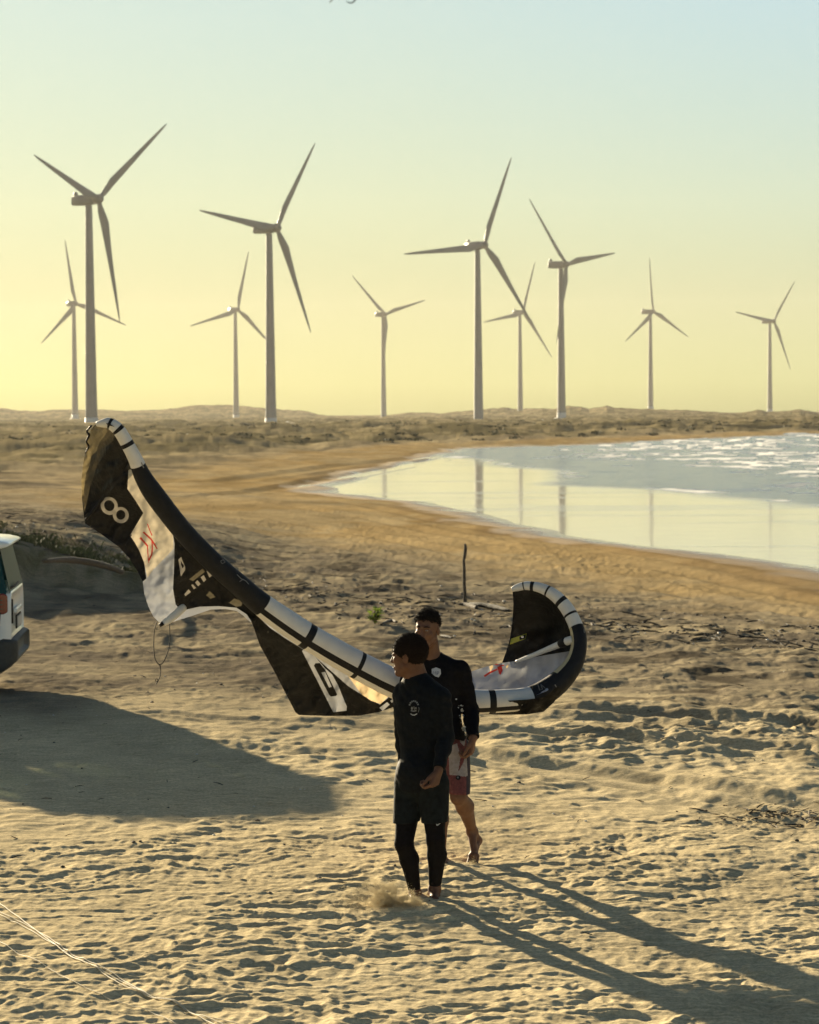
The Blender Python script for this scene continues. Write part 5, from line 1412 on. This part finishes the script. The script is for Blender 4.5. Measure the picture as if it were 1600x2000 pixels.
# scrubby grass on the sand bank, left
def grass():
    vs, fs = [], []; XY = []
    for _ in range(2300):
        t = rnd.random(); x = -9.0 + 4.3 * t + rnd.gauss(0, .1); y = 48.1 + abs(rnd.gauss(0, 1.3)) - .25; XY.append((x, y))
    A = np.array(XY); n = fbm(A[:, 0] * 1.3, A[:, 1] * 1.1, 501, 3); Z = terrain(A[:, 0], A[:, 1])
    for (x, y), z, q in zip(XY, Z, n):
        if q < .02: continue
        for k in range(3):
            h = rnd.uniform(.04, .14) * (.6 + q); a = rnd.uniform(0, 6.28); d = Vector((math.cos(a), math.sin(a), 0)); w = Vector((-d.y, d.x, 0)) * .008; c = Vector((x, y, z)) + d * .03; o = len(vs)
            vs += [c - w, c + w, c + d * h * .35 + Vector((0, 0, h * .8)) + w * .6, c + d * h * .8 + Vector((0, 0, h))]; fs += [(o, o + 1, o + 2), (o, o + 2, o + 3)]
    ob = link('dune_grass', mesh('dune_grass', vs, fs), GRASS, None, False); tag(ob, kind='stuff')
grass()

# low bushes on the far dunes
SCRUB = noisy(mat('scrub_foliage', (.050, .055, .024), .9), .6, .4)
def scrub():
    vs, fs = [], []; XY = []
    for _ in range(2600):
        a = rnd.uniform(-.2, .2); r = 300 * (1500 / 300) ** rnd.random(); XY.append((math.sin(a) * r, math.cos(a) * r))
    A = np.array(XY); Z, S = terrain(A[:, 0], A[:, 1], True); q = fbm(A[:, 0] / 26, A[:, 1] / 40, 203, 4) * .8 + fbm(A[:, 0] / 9, A[:, 1] / 14, 204, 4) * .8
    for (x, y), z, s_, n in zip(XY, Z, S, q):
        if s_ < 14 or n < -.15 or math.hypot(x, y) < 300: continue
        R = rnd.uniform(.25, .9); H = R * rnd.uniform(.35, .6)
        for k in range(16):
            a = rnd.uniform(0, 6.28); u = rnd.random() ** .6; c = Vector((x + math.cos(a) * R * u * 1.3, y + math.sin(a) * R * u, z + H * (1 - u * u) * rnd.uniform(.3, 1)))
            l = rnd.uniform(.12, .3); d1 = Vector((rnd.gauss(0, 1), rnd.gauss(0, 1), rnd.gauss(0, 1))).normalized() * l; d2 = Vector((rnd.gauss(0, 1), rnd.gauss(0, 1), rnd.gauss(0, 1))).normalized() * l; o = len(vs)
            vs += [c - d1, c + d2, c + d1, c - d2]; fs += [(o, o + 1, o + 2, o + 3)]
    ob = link('dune_scrub', mesh('dune_scrub', vs, fs), SCRUB, None, False); tag(ob, kind='stuff')
scrub()

# twig ends of a branch that hangs in from above the frame
def twig():
    root = empty('overhanging_branch', at(668, -60, 7.5)); tag(root, 'twig tips of a branch hanging into the top edge of the sky', 'branch')
    for nm, pl in (('twig', [(690, -90, 4), (672, -30, 2.4), (655, -8, 1.5), (644, 5, .9)]), ('twig', [(690, -90, 4), (700, -40, 2.6), (697, -8, 1.7), (690, 4, 1.3), (682, 5, 1.0), (677, 2, .6)]), ('limb', [(800, -220, 14), (740, -150, 9), (690, -90, 5)])):
        S = smooth_line([(a, b, r) for a, b, r in pl], 6); v, f = tube([at(s[0], s[1], 7.5) for s in S], [max(s[2], .5) / F * 7.5 for s in S], 8); link(nm, mesh(nm, v, f), DARKW, root)
twig()

# sand thrown up by the stepping feet
GRAIN = cloth('flying_sand', (.70, .62, .46), (.85, .78, .60), .5, 0, .9, .1, 0)
def spray(name, C, Rr, label):
    g = np.random.default_rng(5); n = len(C); q = g.normal(size=(n, 3, 3)); q /= np.linalg.norm(q, axis=2, keepdims=True); q *= Rr[:, None, None]
    V = np.concatenate([C[:, None] + q, (C - q.sum(1) * .6)[:, None]], 1).reshape(-1, 3)
    o = (np.arange(n) * 4)[:, None, None]; T = (np.array([[0, 1, 2], [0, 3, 1], [1, 3, 2], [2, 3, 0]])[None] + o).reshape(-1, 3)
    me = bpy.data.meshes.new(name); me.vertices.add(len(V)); me.vertices.foreach_set('co', V.astype(np.float32).ravel()); me.loops.add(T.size); me.loops.foreach_set('vertex_index', T.astype(np.int32).ravel())
    me.polygons.add(len(T)); me.polygons.foreach_set('loop_start', np.arange(0, T.size, 3, dtype=np.int32)); me.polygons.foreach_set('loop_total', np.full(len(T), 3, dtype=np.int32)); me.update()
    ob = link(name, me, GRAIN, None, False); tag(ob, label, kind='stuff'); return ob
def px_cloud(px, py, Y):
    R_ = np.array(RM); d = np.stack([(px - 800) / F, (1000 - py) / F, -np.ones_like(px)], 1) @ R_.T
    return np.array([0, 0, CAM_H]) + d * (Y / d[:, 1])[:, None]
g = np.random.default_rng(9)
n1 = 26000; a_ = g.normal(798, 15, n1); b_ = 1774 - np.abs(g.normal(0, 1, n1)) * (12 * np.exp(-((a_ - 800) / 28) ** 2) + 2)
n2 = 34000; c_ = g.normal(750, 13, n2); d_ = 1770 - np.abs(g.normal(0, 19, n2))
n3 = 36000; e_ = 775 - np.abs(g.normal(0, 42, n3)); f_ = 1772 - g.random(n3) ** 1.4 * (54 - .2 * np.abs(e_ - 738)) + 6 * np.sin(e_ / 9)
px = np.concatenate([a_, c_, e_]); py = np.concatenate([b_, d_, f_])
keep = g.random(len(px)) < np.clip(.55 + perlin(px / 12, py / 9, 77) * .9, .12, 1)
px, py = px[keep], py[keep]; YY = np.concatenate([g.normal(15.46, .05, n1), g.normal(15.5, .07, n2), g.normal(15.5, .1, n3)])[keep]
spray('kicked_sand', px_cloud(px, py, YY), np.where(g.random(len(px)) < .12, g.uniform(.0022, .0040, len(px)), g.uniform(.0010, .0022, len(px))), 'cloud of sand kicked up at the nearer man s leading foot')
n = 6000; a_ = g.uniform(0, 6.28, n); px = 925 + np.cos(a_) * np.abs(g.normal(0, 12, n)); py = 1693 - np.abs(g.normal(0, 6, n)) * np.exp(-((px - 922) / 22) ** 2)
spray('kicked_sand', px_cloud(px, py, g.normal(16.95, .06, n)), g.uniform(.0010, .0022, n), 'sand thrown up around the farther man s toes')
